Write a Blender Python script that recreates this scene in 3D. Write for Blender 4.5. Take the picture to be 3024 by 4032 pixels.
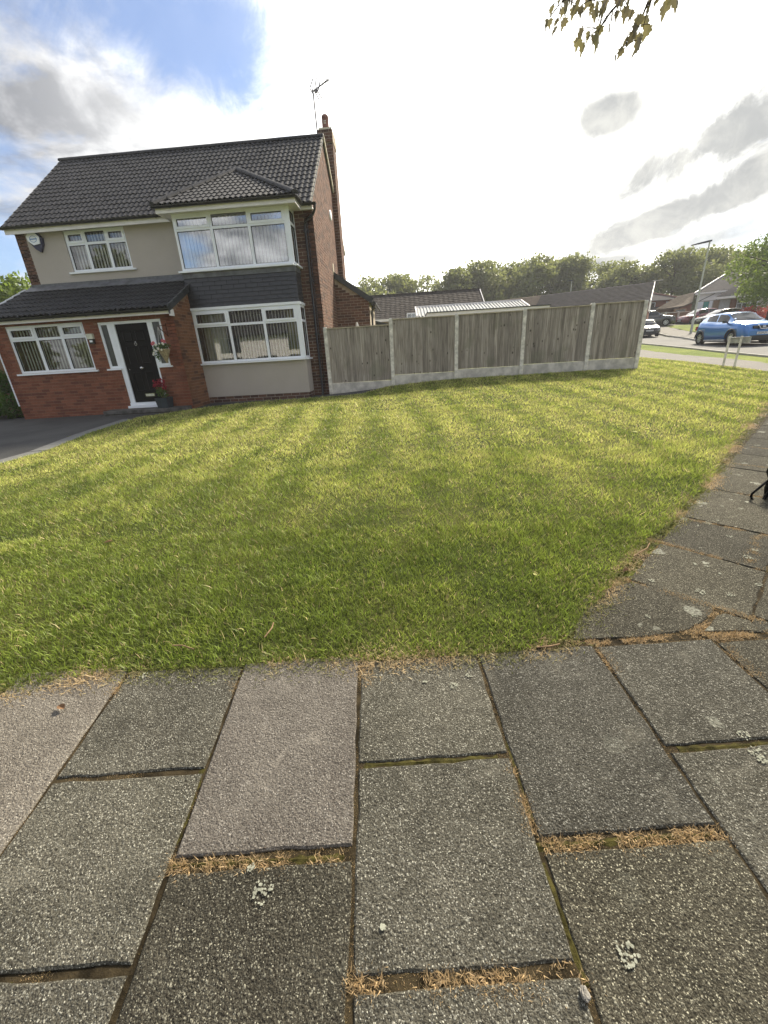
import bpy, bmesh, math, random
import numpy as np
from mathutils import Vector, Matrix
random.seed(7); rng = np.random.default_rng(7)
for o in list(bpy.data.objects): bpy.data.objects.remove(o)
scene = bpy.context.scene
COL = scene.collection
R = math.radians

# ------------------------------------------------------------------ camera
cd = bpy.data.cameras.new('camera'); cam = bpy.data.objects.new('camera', cd); COL.objects.link(cam)
cd.sensor_fit = 'VERTICAL'; cd.sensor_height = 36; cd.lens = 36 * 1588.9 / 4032
cd.clip_start = .05; cd.clip_end = 2000
BM = np.array([[0.9974243, -0.0347613, -0.0627403], [0.0450626, -0.3768421, 0.9251807], [-0.0558037, -0.9256250, -0.3743050]])
m = Matrix.Identity(4)
for r_ in range(3):
    m[r_][0] = BM[r_][0]; m[r_][1] = -BM[r_][1]; m[r_][2] = -BM[r_][2]
m[2][3] = 1.5
cam.matrix_world = m
scene.camera = cam
# ------------------------------------------------------------------ light
SUN_AZ, SUN_EL = 36.0, 38.0      # azimuth clockwise from +Y, elevation
sl = bpy.data.lights.new('sun', 'SUN'); so = bpy.data.objects.new('sun', sl); COL.objects.link(so)
sl.energy = 3.8; sl.angle = R(10); sl.color = (1, .90, .72)
so.rotation_euler = (R(90 - SUN_EL), 0, R(180 - SUN_AZ))
scene.view_settings.view_transform = 'Standard'; scene.view_settings.look = 'None'
scene.view_settings.gamma = 1; scene.view_settings.use_curve_mapping = False
scene.view_settings.exposure = 1.42
scene.render.resolution_x = 768; scene.render.resolution_y = 1024
# ------------------------------------------------------------------ node helper
class NT:
    def __init__(s, tree):
        s.t = tree; s.n = tree.nodes; s.l = tree.links; s.n.clear()
    def new(s, typ, ins=None, **kw):
        n = s.n.new(typ)
        for k, v in kw.items(): setattr(n, k, v)
        for k, v in (ins or {}).items(): s.put(n.inputs[k], v)
        return n
    def put(s, sock, v):
        if hasattr(v, 'is_output') or isinstance(v, bpy.types.NodeSocket): s.l.new(v, sock)
        else: sock.default_value = v
    def math(s, op, a, b=0.0, c=0.0, clamp=False):
        n = s.new('ShaderNodeMath', operation=op); n.use_clamp = clamp
        for i, v in enumerate((a, b, c)): s.put(n.inputs[i], v)
        return n.outputs[0]
    def vmath(s, op, a, b=(0, 0, 0)):
        n = s.new('ShaderNodeVectorMath', operation=op); s.put(n.inputs[0], a); s.put(n.inputs[1], b); return n
    def mix(s, f, a, b, blend='MIX'):
        n = s.new('ShaderNodeMix', data_type='RGBA', blend_type=blend)
        s.put(n.inputs[0], f); s.put(n.inputs[6], a); s.put(n.inputs[7], b); return n.outputs[2]
    def sstep(s, v, lo, hi):
        n = s.new('ShaderNodeMapRange', interpolation_type='SMOOTHSTEP')
        s.put(n.inputs[0], v); n.inputs[1].default_value = lo; n.inputs[2].default_value = hi
        return n.outputs[0]
    def noise(s, vec, scale, detail=4, rough=.55, dist=0):
        n = s.new('ShaderNodeTexNoise', {'Scale': scale, 'Detail': detail, 'Roughness': rough, 'Distortion': dist})
        if vec is not None: s.put(n.inputs['Vector'], vec)
        return n.outputs[0]
def c4(c): return (c[0], c[1], c[2], 1)
# ------------------------------------------------------------------ world
w = bpy.data.worlds.new('World'); scene.world = w; w.use_nodes = True
T = NT(w.node_tree)
sky = T.new('ShaderNodeTexSky', sky_type='NISHITA'); sky.sun_disc = False
sky.sun_elevation = R(SUN_EL); sky.sun_rotation = R(SUN_AZ); sky.air_density = 1; sky.dust_density = 1.2; sky.ozone_density = 1.5
geo = T.new('ShaderNodeNewGeometry')
dirv = T.new('ShaderNodeTexCoord').outputs['Generated']
sep = T.new('ShaderNodeSeparateXYZ'); T.put(sep.inputs[0], dirv)
zz = T.math('ADD', T.math('MAXIMUM', sep.outputs[2], 0.0), .22)
cx = T.math('DIVIDE', sep.outputs[0], zz); cy = T.math('DIVIDE', sep.outputs[1], zz)
cv = T.new('ShaderNodeCombineXYZ', {0: cx, 1: cy, 2: 0.0}).outputs[0]
n1 = T.noise(cv, 1.55, 8, .58, .15)
n2 = T.noise(cv, 4.2, 7, .6, .3)
n3 = T.noise(dirv, 9.0, 9, .68, .5)
def dotd(v): return T.vmath('DOT_PRODUCT', dirv, v).outputs['Value']
def blob(c, ru, rv, tilt, wob=.55):
    c = Vector(c).normalized(); u = Vector((0, 0, 1)).cross(c).normalized() * -1; v = c.cross(u).normalized() * -1
    if v.z < 0: v = -v
    ca, sa = math.cos(R(tilt)), math.sin(R(tilt)); a = u * ca + v * sa; b = v * ca - u * sa
    da = T.math('DIVIDE', dotd(tuple(a)), ru); db = T.math('DIVIDE', dotd(tuple(b)), rv)
    d = T.math('SQRT', T.math('ADD', T.math('MULTIPLY', da, da), T.math('MULTIPLY', db, db)))
    d = T.math('ADD', d, T.math('MULTIPLY', T.math('SUBTRACT', n3, .5), wob * 4.6))
    front = T.sstep(dotd(tuple(c)), 0, .3)
    return T.math('MULTIPLY', T.math('SUBTRACT', 1.0, T.sstep(d, .45, 1.30)), front)
glare = T.sstep(T.math('ADD', dotd((.20, .945, .26)), T.math('MULTIPLY', T.math('SUBTRACT', n3, .5), .10)), .865, .952)
halo = T.sstep(dotd((.20, .945, .26)), .45, 1.0)
blue = T.math('MAXIMUM', blob((-.30, .85, .47), .22, .085, -8, .3), blob((-.185, .895, .415), .08, .06, -30, .3))
blue = T.math('MAXIMUM', blue, blob((-.66, .73, .17), .06, .05, 20, .5))
cov = T.math('ADD', T.sstep(n1, .37, .53), T.math('MULTIPLY', halo, .5), clamp=True)
cov = T.math('MULTIPLY', cov, T.math('SUBTRACT', 1.0, T.math('MULTIPLY', blue, .92)))
cov = T.math('MAXIMUM', cov, glare)
# cloud brightness
sh = T.sstep(n2, .36, .64)
grey = T.mix(sh, (1.3, 1.37, 1.5, 1), (4.8, 4.8, 4.8, 1))
big = T.math('MAXIMUM', blob((-.40, .834, .352), .22, .075, -6, .5), blob((-.56, .755, .33), .10, .17, 0, .5))
grey = T.mix(T.math('MULTIPLY', big, .55), grey, T.mix(sh, (.80, .85, .98, 1), (1.7, 1.75, 1.9, 1)))
white = T.mix(halo, (5.0, 5.1, 5.3, 1), (9.5, 9.4, 9.0, 1))
cc = T.mix(T.math('MULTIPLY', T.math('POWER', halo, 2.2), .6), grey, white)
cc = T.mix(glare, cc, (12.5, 12.3, 11.6, 1))
# grey cloudlets in front of the glare
dk = blob((.351, .873, .335), .064, .038, 0, .26)
dk = T.math('MAXIMUM', dk, blob((.53, .80, .285), 0.207, 0.044, 16, .44))
dk = T.math('MAXIMUM', dk, blob((.60, .77, .235), 0.127, 0.034, 12, .44))
dk = T.math('MAXIMUM', dk, blob((.50, .85, .190), 0.299, 0.034, 12, .44))
dk = T.math('MAXIMUM', dk, blob((.60, .79, .155), 0.184, 0.028, 8, .44))
dk = T.math('MAXIMUM', dk, blob((.36, .92, .125), .13, .018, 4, .2))
dk = T.math('MAXIMUM', dk, T.math('MULTIPLY', T.sstep(dotd((.75, .62, .22)), .93, .985), T.sstep(n2, .45, .6)))
cc = T.mix(T.math('MULTIPLY', dk, .92), cc, T.mix(T.sstep(T.noise(dirv, 16.0, 8, .65, .4), .3, .7), (1.35, 1.42, 1.46, 1), (2.6, 2.6, 2.45, 1)))
# behind the camera the sky stays an ordinary broken overcast
skyc = T.mix(cov, T.mix(1.0, sky.outputs[0], (.60, .64, .72, 1), 'MULTIPLY'), cc)
bg = T.new('ShaderNodeBackground', {'Color': skyc, 'Strength': .1})
T.l.new(bg.outputs[0], T.new('ShaderNodeOutputWorld').inputs[0])

# ------------------------------------------------------------------ materials
MATS = {}
def base(name, rough=.7, spec=.3, metal=0):
    m = bpy.data.materials.new(name); m.use_nodes = True; t = NT(m.node_tree)
    b = t.new('ShaderNodeBsdfPrincipled', {'Roughness': rough, 'Metallic': metal}); b.inputs['Specular IOR Level'].default_value = spec
    t.l.new(b.outputs[0], t.new('ShaderNodeOutputMaterial').inputs[0]); MATS[name] = m
    return m, t, b
def bump(t, b, h, strength=.4, dist=.01):
    n = t.new('ShaderNodeBump', {'Strength': strength, 'Distance': dist, 'Height': h}); t.l.new(n.outputs[0], b.inputs['Normal'])
def simple(name, col, rough=.6, spec=.3, metal=0, var=.12, scale=6, bmp=0):
    m, t, b = base(name, rough, spec, metal)
    g = t.new('ShaderNodeTexCoord').outputs['Object']
    n = t.noise(g, scale, 5, .6)
    f = t.sstep(n, .3, .7)
    t.put(b.inputs['Base Color'], t.mix(f, c4([x * (1 - var) for x in col]), c4([min(1, x * (1 + var)) for x in col])))
    if bmp: bump(t, b, t.noise(g, scale * 12, 4), bmp, .004)
    return m
def pos(t): return t.new('ShaderNodeNewGeometry').outputs['Position']
def attr(t, n='Col'): return t.new('ShaderNodeAttribute', attribute_name=n).outputs['Color']

white_pvc = simple('white_upvc', (.83, .86, .92), .35, .4, var=.03, scale=2)
fascia_m = simple('fascia_white', (.80, .77, .77), .45, .3, var=.06, scale=3)
cream_m = simple('cream_mortar_verge', (.55, .52, .42), .8, .2, var=.15, scale=9)
lead_m = simple('lead_flashing', (.12, .125, .14), .5, .4, var=.35, scale=5, bmp=.3)
slate_m = simple('hanging_slate', (.035, .036, .042), .42, .5, var=.35, scale=3, bmp=.25)
dark_pl = simple('black_plastic', (.012, .012, .014), .35, .5, var=.2, scale=5)
dark_trim = simple('dark_grey_trim', (.04, .045, .05), .5, .4, var=.2, scale=5)
door_m = simple('black_door', (.003, .003, .004), .45, .12, var=.2, scale=4)
chrome = simple('chrome', (.75, .75, .76), .18, .5, 1, var=.05, scale=6)
concrete_m = simple('post_concrete', (.68, .65, .58), .9, .15, var=.28, scale=7, bmp=.5)
gravelb_m = simple('gravel_board_concrete', (.56, .53, .48), .9, .15, var=.25, scale=4, bmp=.5)
step_m = simple('step_stone', (.10, .095, .09), .85, .2, var=.4, scale=5, bmp=.5)
blind_m = simple('vertical_blind', (.80, .80, .78), .8, .1, var=.08, scale=3)
dkblind_m = simple('beige_blind', (.62, .61, .50), .8, .1, var=.12, scale=3)
dark_in = simple('room_dark', (.02, .02, .02), .9, .05, var=.3, scale=1)  # near-black room surfaces, the unlit interior put into the colour
bark_m = simple('bark', (.07, .055, .04), .95, .1, var=.5, scale=9, bmp=.8)
clay_m = simple('terracotta_pot', (.20, .10, .085), .8, .2, var=.25, scale=8)
steel_m = simple('galvanised_steel', (.42, .43, .43), .5, .4, .5, var=.2, scale=12)
lamp_m = simple('lamp_column_paint', (.42, .43, .38), .6, .3, var=.15, scale=6)
alu_m = simple('aerial_aluminium', (.16, .15, .17), .5, .4, .3, var=.1, scale=5)
tyre_m = simple('tyre_rubber', (.012, .012, .012), .85, .2, var=.2, scale=10)
rim_m = simple('alloy_rim', (.50, .51, .52), .3, .5, .8, var=.1, scale=5)
plate_m = simple('number_plate', (.75, .76, .74), .4, .3, var=.03, scale=5)
ink_m = simple('black_ink', (.01, .01, .012), .5, .3)
blueink_m = simple('blue_ink', (.20, .30, .55), .5, .3)
soil_m = simple('joint_soil', (.030, .023, .013), .95, .1, var=.6, scale=14, bmp=.8)
moss_m = simple('joint_moss', (.045, .040, .012), .95, .1, var=.6, scale=22, bmp=.8)
stone_m = simple('pale_stone', (.25, .235, .21), .9, .2, var=.3, scale=40, bmp=.6)
twig_m = simple('twig', (.22, .15, .09), .9, .1, var=.3, scale=30)
dryleaf_m = simple('dry_leaf', (.13, .075, .04), .8, .2, var=.4, scale=30)
yel_m = simple('yellow_leaf', (.62, .62, .25), .7, .2, var=.2, scale=30)
anth_m = simple('planter_anthracite', (.03, .04, .05), .5, .4, var=.15, scale=4)
wicker_m = simple('basket_wicker', (.34, .28, .17), .9, .1, var=.35, scale=30, bmp=.8)
strap_m = simple('black_strap', (.002, .002, .003), .6, .15)
corr_m = simple('corrugated_sheet', (.34, .35, .35), .6, .3, .1, var=.2, scale=4)
fabric_m = simple('white_canvas', (.75, .74, .70), .8, .2, var=.06)
rust_m = simple('rusty_bracket', (.07, .03, .02), .8, .2, var=.3, scale=20)
teal_m = simple('teal_paint', (.06, .30, .28), .5, .3)
brownp_m = simple('brown_panel', (.30, .20, .13), .7, .2)
timber_m = simple('lounger_timber', (.2, .12, .07), .7, .2)

def render_mat():
    m, t, b = base('beige_render', .95, .1)
    g = pos(t)
    n = t.noise(g, .7, 5, .6); f = t.noise(g, 120, 3, .7)
    c = t.mix(t.sstep(n, .3, .75), (.44, .395, .36, 1), (.50, .455, .42, 1))
    t.put(b.inputs['Base Color'], t.mix(t.math('MULTIPLY', t.sstep(f, .35, .75), .35), c, (.33, .31, .28, 1)))
    bump(t, b, f, .6, .006); return m
render_m = render_mat()
def tile_mat(name, col, moss=.1, ro=.62, sp=.3):
    m, t, b = base(name, ro, sp)
    g = pos(t); oi = t.new('ShaderNodeObjectInfo').outputs['Random']
    n = t.noise(g, 3.0, 6, .65); n2 = t.noise(g, 60, 3, .6)
    dk = [x * .72 for x in col]; lt = [x * 1.3 for x in col]
    c = t.mix(t.sstep(n, .3, .7), c4(dk), c4(lt))
    c = t.mix(t.math('MULTIPLY', oi, .25), c, c4([x * .75 for x in col]))
    c = t.mix(t.math('MULTIPLY', t.sstep(t.noise(g, 9, 6, .7), .62, .75), moss), c, (.11, .11, .09, 1))
    t.put(b.inputs['Base Color'], c)
    bump(t, b, n2, .25, .004); return m
roof_m = tile_mat('roof_tile', (.036, .036, .041))
proof_m = tile_mat('porch_roof_tile', (.026, .027, .031))
oldroof_m = tile_mat('old_concrete_tile', (.075, .068, .064), .6, .95, .05)
darkroof_m = tile_mat('far_dark_tile', (.050, .048, .052), .5, .95, .05)
brownroof_m = tile_mat('brown_tile', (.115, .095, .078), .4, .95, .05)
def brick_mat(name, ca, cb, cc_):
    m, t, b = base(name, .88, .2)
    a = attr(t); s = t.new('ShaderNodeSeparateColor'); t.put(s.inputs[0], a)
    g = pos(t); n = t.noise(g, 26, 5, .65)
    c = t.mix(s.outputs[0], c4(ca), c4(cb)); c = t.mix(t.sstep(s.outputs[1], .55, 1), c, c4(cc_))
    c = t.mix(t.math('MULTIPLY', t.sstep(n, .35, .75), .45), c, c4([x * .6 for x in ca]))
    t.put(b.inputs['Base Color'], c); bump(t, b, n, .5, .006); return m
pbrick_m = brick_mat('red_brick', (.20, .072, .045), (.275, .11, .066), (.145, .058, .042))
sbrick_m = brick_mat('orange_brown_brick', (.20, .095, .052), (.26, .125, .07), (.10, .052, .04))
hbrick_m = brick_mat('brown_brick', (.115, .062, .046), (.17, .094, .068), (.068, .043, .038))
def mortar_mat(name, col):
    return simple(name, col, .95, .1, var=.2, scale=8, bmp=.5)
pmortar_m = mortar_mat('porch_mortar', (.26, .15, .10)); hmortar_m = mortar_mat('house_mortar', (.36, .31, .26)); smortar_m = mortar_mat('side_mortar', (.27, .17, .11))

def wood_mat():
    m, t, b = base('weathered_fence_board', .9, .15)
    o = t.new('ShaderNodeTexCoord').outputs['Object']; oi = t.new('ShaderNodeObjectInfo').outputs['Random']
    sv = t.new('ShaderNodeMapping'); t.put(sv.inputs[0], o); sv.inputs['Scale'].default_value = (28, 28, 1.6)
    off = t.new('ShaderNodeCombineXYZ', {0: t.math('MULTIPLY', oi, 90), 1: 0.0, 2: t.math('MULTIPLY', oi, 37)}).outputs[0]
    vv = t.vmath('ADD', sv.outputs[0], off).outputs[0]
    n = t.noise(vv, 1.0, 6, .6, .6)
    c = t.mix(t.sstep(n, .3, .72), (.225, .20, .172, 1), (.45, .415, .365, 1))
    c = t.mix(1.0, c, t.mix(oi, (.72, .70, .69, 1), (1.18, 1.16, 1.14, 1)), 'MULTIPLY')
    gr = t.noise(pos(t), 1.6, 3, .5)
    c = t.mix(t.math('MULTIPLY', t.sstep(gr, .56, .70), .35), c, (.17, .18, .12, 1))
    vo = t.new('ShaderNodeTexVoronoi', {'Scale': 1.0}); km = t.new('ShaderNodeMapping'); t.put(km.inputs[0], o); km.inputs['Scale'].default_value = (5, 5, 3.4)
    t.put(vo.inputs['Vector'], t.vmath('ADD', km.outputs[0], off).outputs[0])
    k = t.math('SUBTRACT', 1.0, t.sstep(vo.outputs['Distance'], .05, .16))
    c = t.mix(t.math('MULTIPLY', k, .85), c, (.05, .04, .03, 1))
    t.put(b.inputs['Base Color'], c); bump(t, b, n, .5, .004); return m
wood_m = wood_mat()
caprail_m = simple('cap_rail_wood', (.42, .37, .28), .85, .2, var=.25, scale=6)

def flag_mat(name, ca, cb, chipd, chipl, chipf):
    m, t, b = base(name, .95, .12)
    g = pos(t); oi = t.new('ShaderNodeObjectInfo').outputs['Random']
    big = t.noise(g, 2.1, 5, .6); mid = t.noise(g, 14, 5, .6)
    c = t.mix(t.sstep(big, .32, .68), c4(ca), c4(cb))
    c = t.mix(t.math('MULTIPLY', t.sstep(mid, .4, .75), .4), c, c4([x * .6 for x in ca]))
    wv = t.vmath('ADD', g, t.vmath('MULTIPLY', t.new('ShaderNodeTexNoise', {'Vector': g, 'Scale': 90.0}).outputs['Color'], (.008, .008, .008)).outputs[0]).outputs[0]
    v1 = t.new('ShaderNodeTexVoronoi', {'Scale': 130.0, 'Randomness': 1.0}); t.put(v1.inputs['Vector'], wv)
    v2 = t.new('ShaderNodeTexVoronoi', {'Scale': 260.0}); t.put(v2.inputs['Vector'], wv)
    s1 = t.new('ShaderNodeSeparateColor'); t.put(s1.inputs[0], v1.outputs['Color'])
    s2 = t.new('ShaderNodeSeparateColor'); t.put(s2.inputs[0], v2.outputs['Color'])
    core1 = t.math('SUBTRACT', 1.0, t.sstep(v1.outputs['Distance'], .25, .55)); core2 = t.math('SUBTRACT', 1.0, t.sstep(v2.outputs['Distance'], .25, .6))
    fine = t.noise(g, 240, 3, .75); fine2 = t.noise(g, 95, 4, .75)
    c = t.mix(t.math('MULTIPLY', t.sstep(fine, .48, .36), .75), c, c4(chipd)); c = t.mix(t.math('MULTIPLY', t.sstep(fine, .54, .66), .55), c, c4([x * .8 for x in chipl]))
    c = t.mix(t.math('MULTIPLY', t.sstep(fine2, .47, .33), .65), c, c4(chipd))
    c = t.mix(t.math('MULTIPLY', t.math('MULTIPLY', t.sstep(s1.outputs[0], 1 - chipf, 1), core1), .8), c, c4(chipl))
    c = t.mix(t.math('MULTIPLY', t.math('MULTIPLY', t.sstep(s1.outputs[1], .60, .9), core1), .8), c, c4(chipd))
    c = t.mix(t.math('MULTIPLY', t.math('MULTIPLY', t.sstep(s2.outputs[0], .70, .98), core2), .9), c, c4([min(1, x * 1.35) for x in chipl]))
    c = t.mix(t.math('MULTIPLY', t.math('MULTIPLY', t.sstep(s2.outputs[1], .7, .95), core2), .8), c, c4(chipd))
    c = t.mix(1.0, c, t.mix(oi, (.78, .78, .80, 1), (1.18, 1.17, 1.14, 1)), 'MULTIPLY')
    st_ = t.noise(g, 5.5, 7, .7, .8); c = t.mix(t.math('MULTIPLY', t.sstep(st_, .52, .72), .45), c, c4([x * .45 for x in ca]))
    c = t.mix(t.math('MULTIPLY', t.sstep(st_, .46, .28), .30), c, c4([min(1, x * 2.0) for x in cb]))
    # lichen
    lv = t.new('ShaderNodeTexVoronoi', {'Scale': 6.5}); dv = t.vmath('ADD', g, t.vmath('MULTIPLY', t.new('ShaderNodeTexNoise', {'Vector': g, 'Scale': 38.0}).outputs['Color'], (.05, .05, .05)).outputs[0]).outputs[0]
    t.put(lv.inputs['Vector'], dv); sl_ = t.new('ShaderNodeSeparateColor'); t.put(sl_.inputs[0], lv.outputs['Color'])
    rad = t.math('MULTIPLY', t.math('MULTIPLY', t.sstep(sl_.outputs[0], .45, 1), .040), 6.5)
    lm = t.math('LESS_THAN', lv.outputs['Distance'], rad)
    sx = t.new('ShaderNodeSeparateXYZ'); t.put(sx.inputs[0], g)
    zone = t.sstep(sx.outputs[0], .3, 2.0)
    lm = t.math('MULTIPLY', lm, t.math('ADD', t.math('MULTIPLY', zone, .85), .03))
    lm = t.math('MULTIPLY', lm, t.sstep(t.noise(g, 70, 4, .7), .3, .6))
    c = t.mix(lm, c, (.30, .305, .255, 1))
    lv2 = t.new('ShaderNodeTexVoronoi', {'Scale': 11.0}); t.put(lv2.inputs['Vector'], dv)
    s3 = t.new('ShaderNodeSeparateColor'); t.put(s3.inputs[0], lv2.outputs['Color'])
    l2 = t.math('LESS_THAN', lv2.outputs['Distance'], t.math('MULTIPLY', t.sstep(s3.outputs[0], .70, 1), .20))
    l2 = t.math('MULTIPLY', l2, t.math('ADD', t.math('MULTIPLY', t.sstep(sx.outputs[0], .9, 1.7), .75), .06))
    c = t.mix(l2, c, (.32, .325, .27, 1))
    t.put(b.inputs['Base Color'], c)
    h = t.math('ADD', t.math('ADD', t.math('MULTIPLY', v1.outputs['Distance'], -1.0), t.math('MULTIPLY', v2.outputs['Distance'], -.5)), t.math('MULTIPLY', fine2, 1.6))
    bump(t, b, h, .7, .007)
    return m
flag_m = flag_mat('aggregate_flag', (.062, .059, .047), (.096, .091, .074), (.022, .020, .016), (.34, .335, .29), .24)
flagp_m = flag_mat('pinkish_flag', (.140, .125, .107), (.192, .175, .150), (.050, .043, .037), (.36, .34, .30), .22)
flagd_m = flag_mat('dark_flag', (.040, .037, .028), (.066, .061, .047), (.015, .013, .010), (.30, .29, .23), .18)
def asphalt_mat(name, ca, cb, sp):
    m, t, b = base(name, .85, .3)
    g = pos(t); n = t.noise(g, .8, 6, .65); f = t.noise(g, 180, 2, .7)
    c = t.mix(t.sstep(n, .3, .7), c4(ca), c4(cb)); c = t.mix(t.math('MULTIPLY', t.sstep(f, .55, .75), .5), c, c4(sp))
    t.put(b.inputs['Base Color'], c); bump(t, b, f, .5, .006); return m
road_m = asphalt_mat('road_asphalt', (.055, .055, .056), (.08, .08, .08), (.12, .12, .12))
drive_m = asphalt_mat('driveway_asphalt', (.045, .045, .046), (.078, .077, .075), (.12, .12, .115))
path_m = asphalt_mat('footpath_tarmac', (.062, .057, .052), (.09, .083, .075), (.13, .12, .11))
slab_m = asphalt_mat('edging_slab', (.14, .14, .135), (.20, .20, .19), (.26, .26, .25))
kerb_m = simple('kerb_concrete', (.33, .32, .30), .9, .1, var=.2, scale=3)
def lawnsoil_mat():
    m, t, b = base('lawn_thatch', .95, .1)
    g = pos(t); n = t.noise(g, .9, 6, .65); f = t.noise(g, 40, 5, .7)
    c = t.mix(t.sstep(n, .35, .68), (.040, .055, .014, 1), (.11, .11, .036, 1))
    c = t.mix(t.math('MULTIPLY', t.sstep(f, .45, .7), .7), c, (.022, .030, .008, 1))
    t.put(b.inputs['Base Color'], c); bump(t, b, f, 1, .03); return m
lawnsoil_m = lawnsoil_mat()
def fargrass_mat():
    m, t, b = base('far_grass', .95, .1)
    g = pos(t); n = t.noise(g, .35, 6, .65); f = t.noise(g, 9, 6, .75)
    c = t.mix(t.sstep(n, .35, .68), (.12, .16, .03, 1), (.22, .25, .055, 1))
    c = t.mix(t.math('MULTIPLY', t.sstep(f, .4, .7), .6), c, (.07, .10, .02, 1))
    t.put(b.inputs['Base Color'], c); bump(t, b, f, 1, .05); return m
fargrass_m = fargrass_mat()
def leaf_mat(name, ca, cb, trans=.35, useattr=True):
    m = bpy.data.materials.new(name); m.use_nodes = True; t = NT(m.node_tree)
    if useattr:
        s = t.new('ShaderNodeSeparateColor'); t.put(s.inputs[0], attr(t)); f = s.outputs[0]
    else: f = t.noise(t.new('ShaderNodeTexCoord').outputs['Object'], 3, 4)
    c = t.mix(f, c4(ca), c4(cb))
    d = t.new('ShaderNodeBsdfPrincipled', {'Base Color': c, 'Roughness': .55}); d.inputs['Specular IOR Level'].default_value = .3
    tr = t.new('ShaderNodeBsdfTranslucent', {'Color': t.mix(.5, c, c4([min(1, cb[0] * 1.6), min(1, cb[1] * 1.6), cb[2]]))})
    ms = t.new('ShaderNodeMixShader', {0: trans}); t.l.new(d.outputs[0], ms.inputs[1]); t.l.new(tr.outputs[0], ms.inputs[2])
    t.l.new(ms.outputs[0], t.new('ShaderNodeOutputMaterial').inputs[0]); MATS[name] = m; return m
def blade_mat():
    m = bpy.data.materials.new('grass_blade'); m.use_nodes = True; t = NT(m.node_tree)
    c = attr(t)
    d = t.new('ShaderNodeBsdfPrincipled', {'Base Color': c, 'Roughness': .5}); d.inputs['Specular IOR Level'].default_value = .35
    tr = t.new('ShaderNodeBsdfTranslucent', {'Color': c})
    ms = t.new('ShaderNodeMixShader', {0: .38}); t.l.new(d.outputs[0], ms.inputs[1]); t.l.new(tr.outputs[0], ms.inputs[2])
    t.l.new(ms.outputs[0], t.new('ShaderNodeOutputMaterial').inputs[0]); return m
blade_m = blade_mat()
treeleaf_m = leaf_mat('tree_foliage', (.085, .105, .045), (.20, .22, .095), .45)  # paled and evened, fading of the far trees put into the colour
streetleaf_m = leaf_mat('street_tree_foliage', (.05, .09, .02), (.17, .23, .05), .4)
leafspray_m = leaf_mat('sycamore_leaf', (.14, .115, .11), (.21, .19, .10), .3)
shrub_m = leaf_mat('shrub_foliage', (.03, .06, .012), (.10, .19, .03), .3)
redshrub_m = leaf_mat('red_shrub_foliage', (.22, .03, .03), (.55, .10, .09), .25)
hedge_m = leaf_mat('hedge_foliage', (.02, .04, .01), (.08, .12, .03), .2)
redfl_m = leaf_mat('crimson_petal', (.20, .004, .015), (.42, .02, .05), .2)
pinkfl_m = leaf_mat('pink_petal', (.45, .02, .08), (.6, .06, .15), .2)
whitefl_m = leaf_mat('white_petal', (.7, .7, .65), (.8, .78, .72), .2)

def glass_mat(name, tint=(.9, .92, .92), rough=.02, fac=.35):
    m = bpy.data.materials.new(name); m.use_nodes = True; t = NT(m.node_tree)
    tr = t.new('ShaderNodeBsdfTransparent', {'Color': c4(tint)}); gl = t.new('ShaderNodeBsdfGlossy', {'Color': (.95, .97, 1, 1), 'Roughness': rough})
    nb = t.new('ShaderNodeBump', {'Strength': .03, 'Distance': .02, 'Height': t.noise(pos(t), 1.3, 2)}); t.l.new(nb.outputs[0], gl.inputs['Normal'])
    fr = t.new('ShaderNodeFresnel', {'IOR': 1.5})
    f = t.math('ADD', t.math('MULTIPLY', fr.outputs[0], .8), fac, clamp=True)
    ms = t.new('ShaderNodeMixShader', {0: f}); t.l.new(tr.outputs[0], ms.inputs[1]); t.l.new(gl.outputs[0], ms.inputs[2])
    t.l.new(ms.outputs[0], t.new('ShaderNodeOutputMaterial').inputs[0]); MATS[name] = m; return m
glass_m = glass_mat('window_glass', fac=.09)
glassb_m = glass_mat('reflective_window_glass', fac=.34)  # same glass, mirror share raised to brighten the upper bay's sky reflection
dglass_m = simple('dark_car_glass', (.015, .018, .02), .06, .8)
obsc_m = simple('obscured_glass', (.05, .055, .06), .25, .6)

def paint(name, col, metal=.3, rough=.28, spec=.5):
    m, t, b = base(name, rough, spec, metal)
    t.put(b.inputs['Base Color'], t.mix(t.sstep(t.noise(t.new('ShaderNodeTexCoord').outputs['Object'], 2.5, 4), .3, .7), c4([x * .93 for x in col]), c4(col)))
    b.inputs['Coat Weight'].default_value = 1; b.inputs['Coat Roughness'].default_value = .08
    return m
blue_p = paint('blue_car_paint', (.03, .17, .48), .45); red_p = paint('dark_red_car_paint', (.16, .012, .022), .3)
black_p = paint('black_car_paint', (.012, .013, .016), .2); grey_p = paint('dark_grey_car_paint', (.045, .047, .052), .5); navy_p = paint('charcoal_car_paint', (.03, .032, .042), .4)

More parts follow.
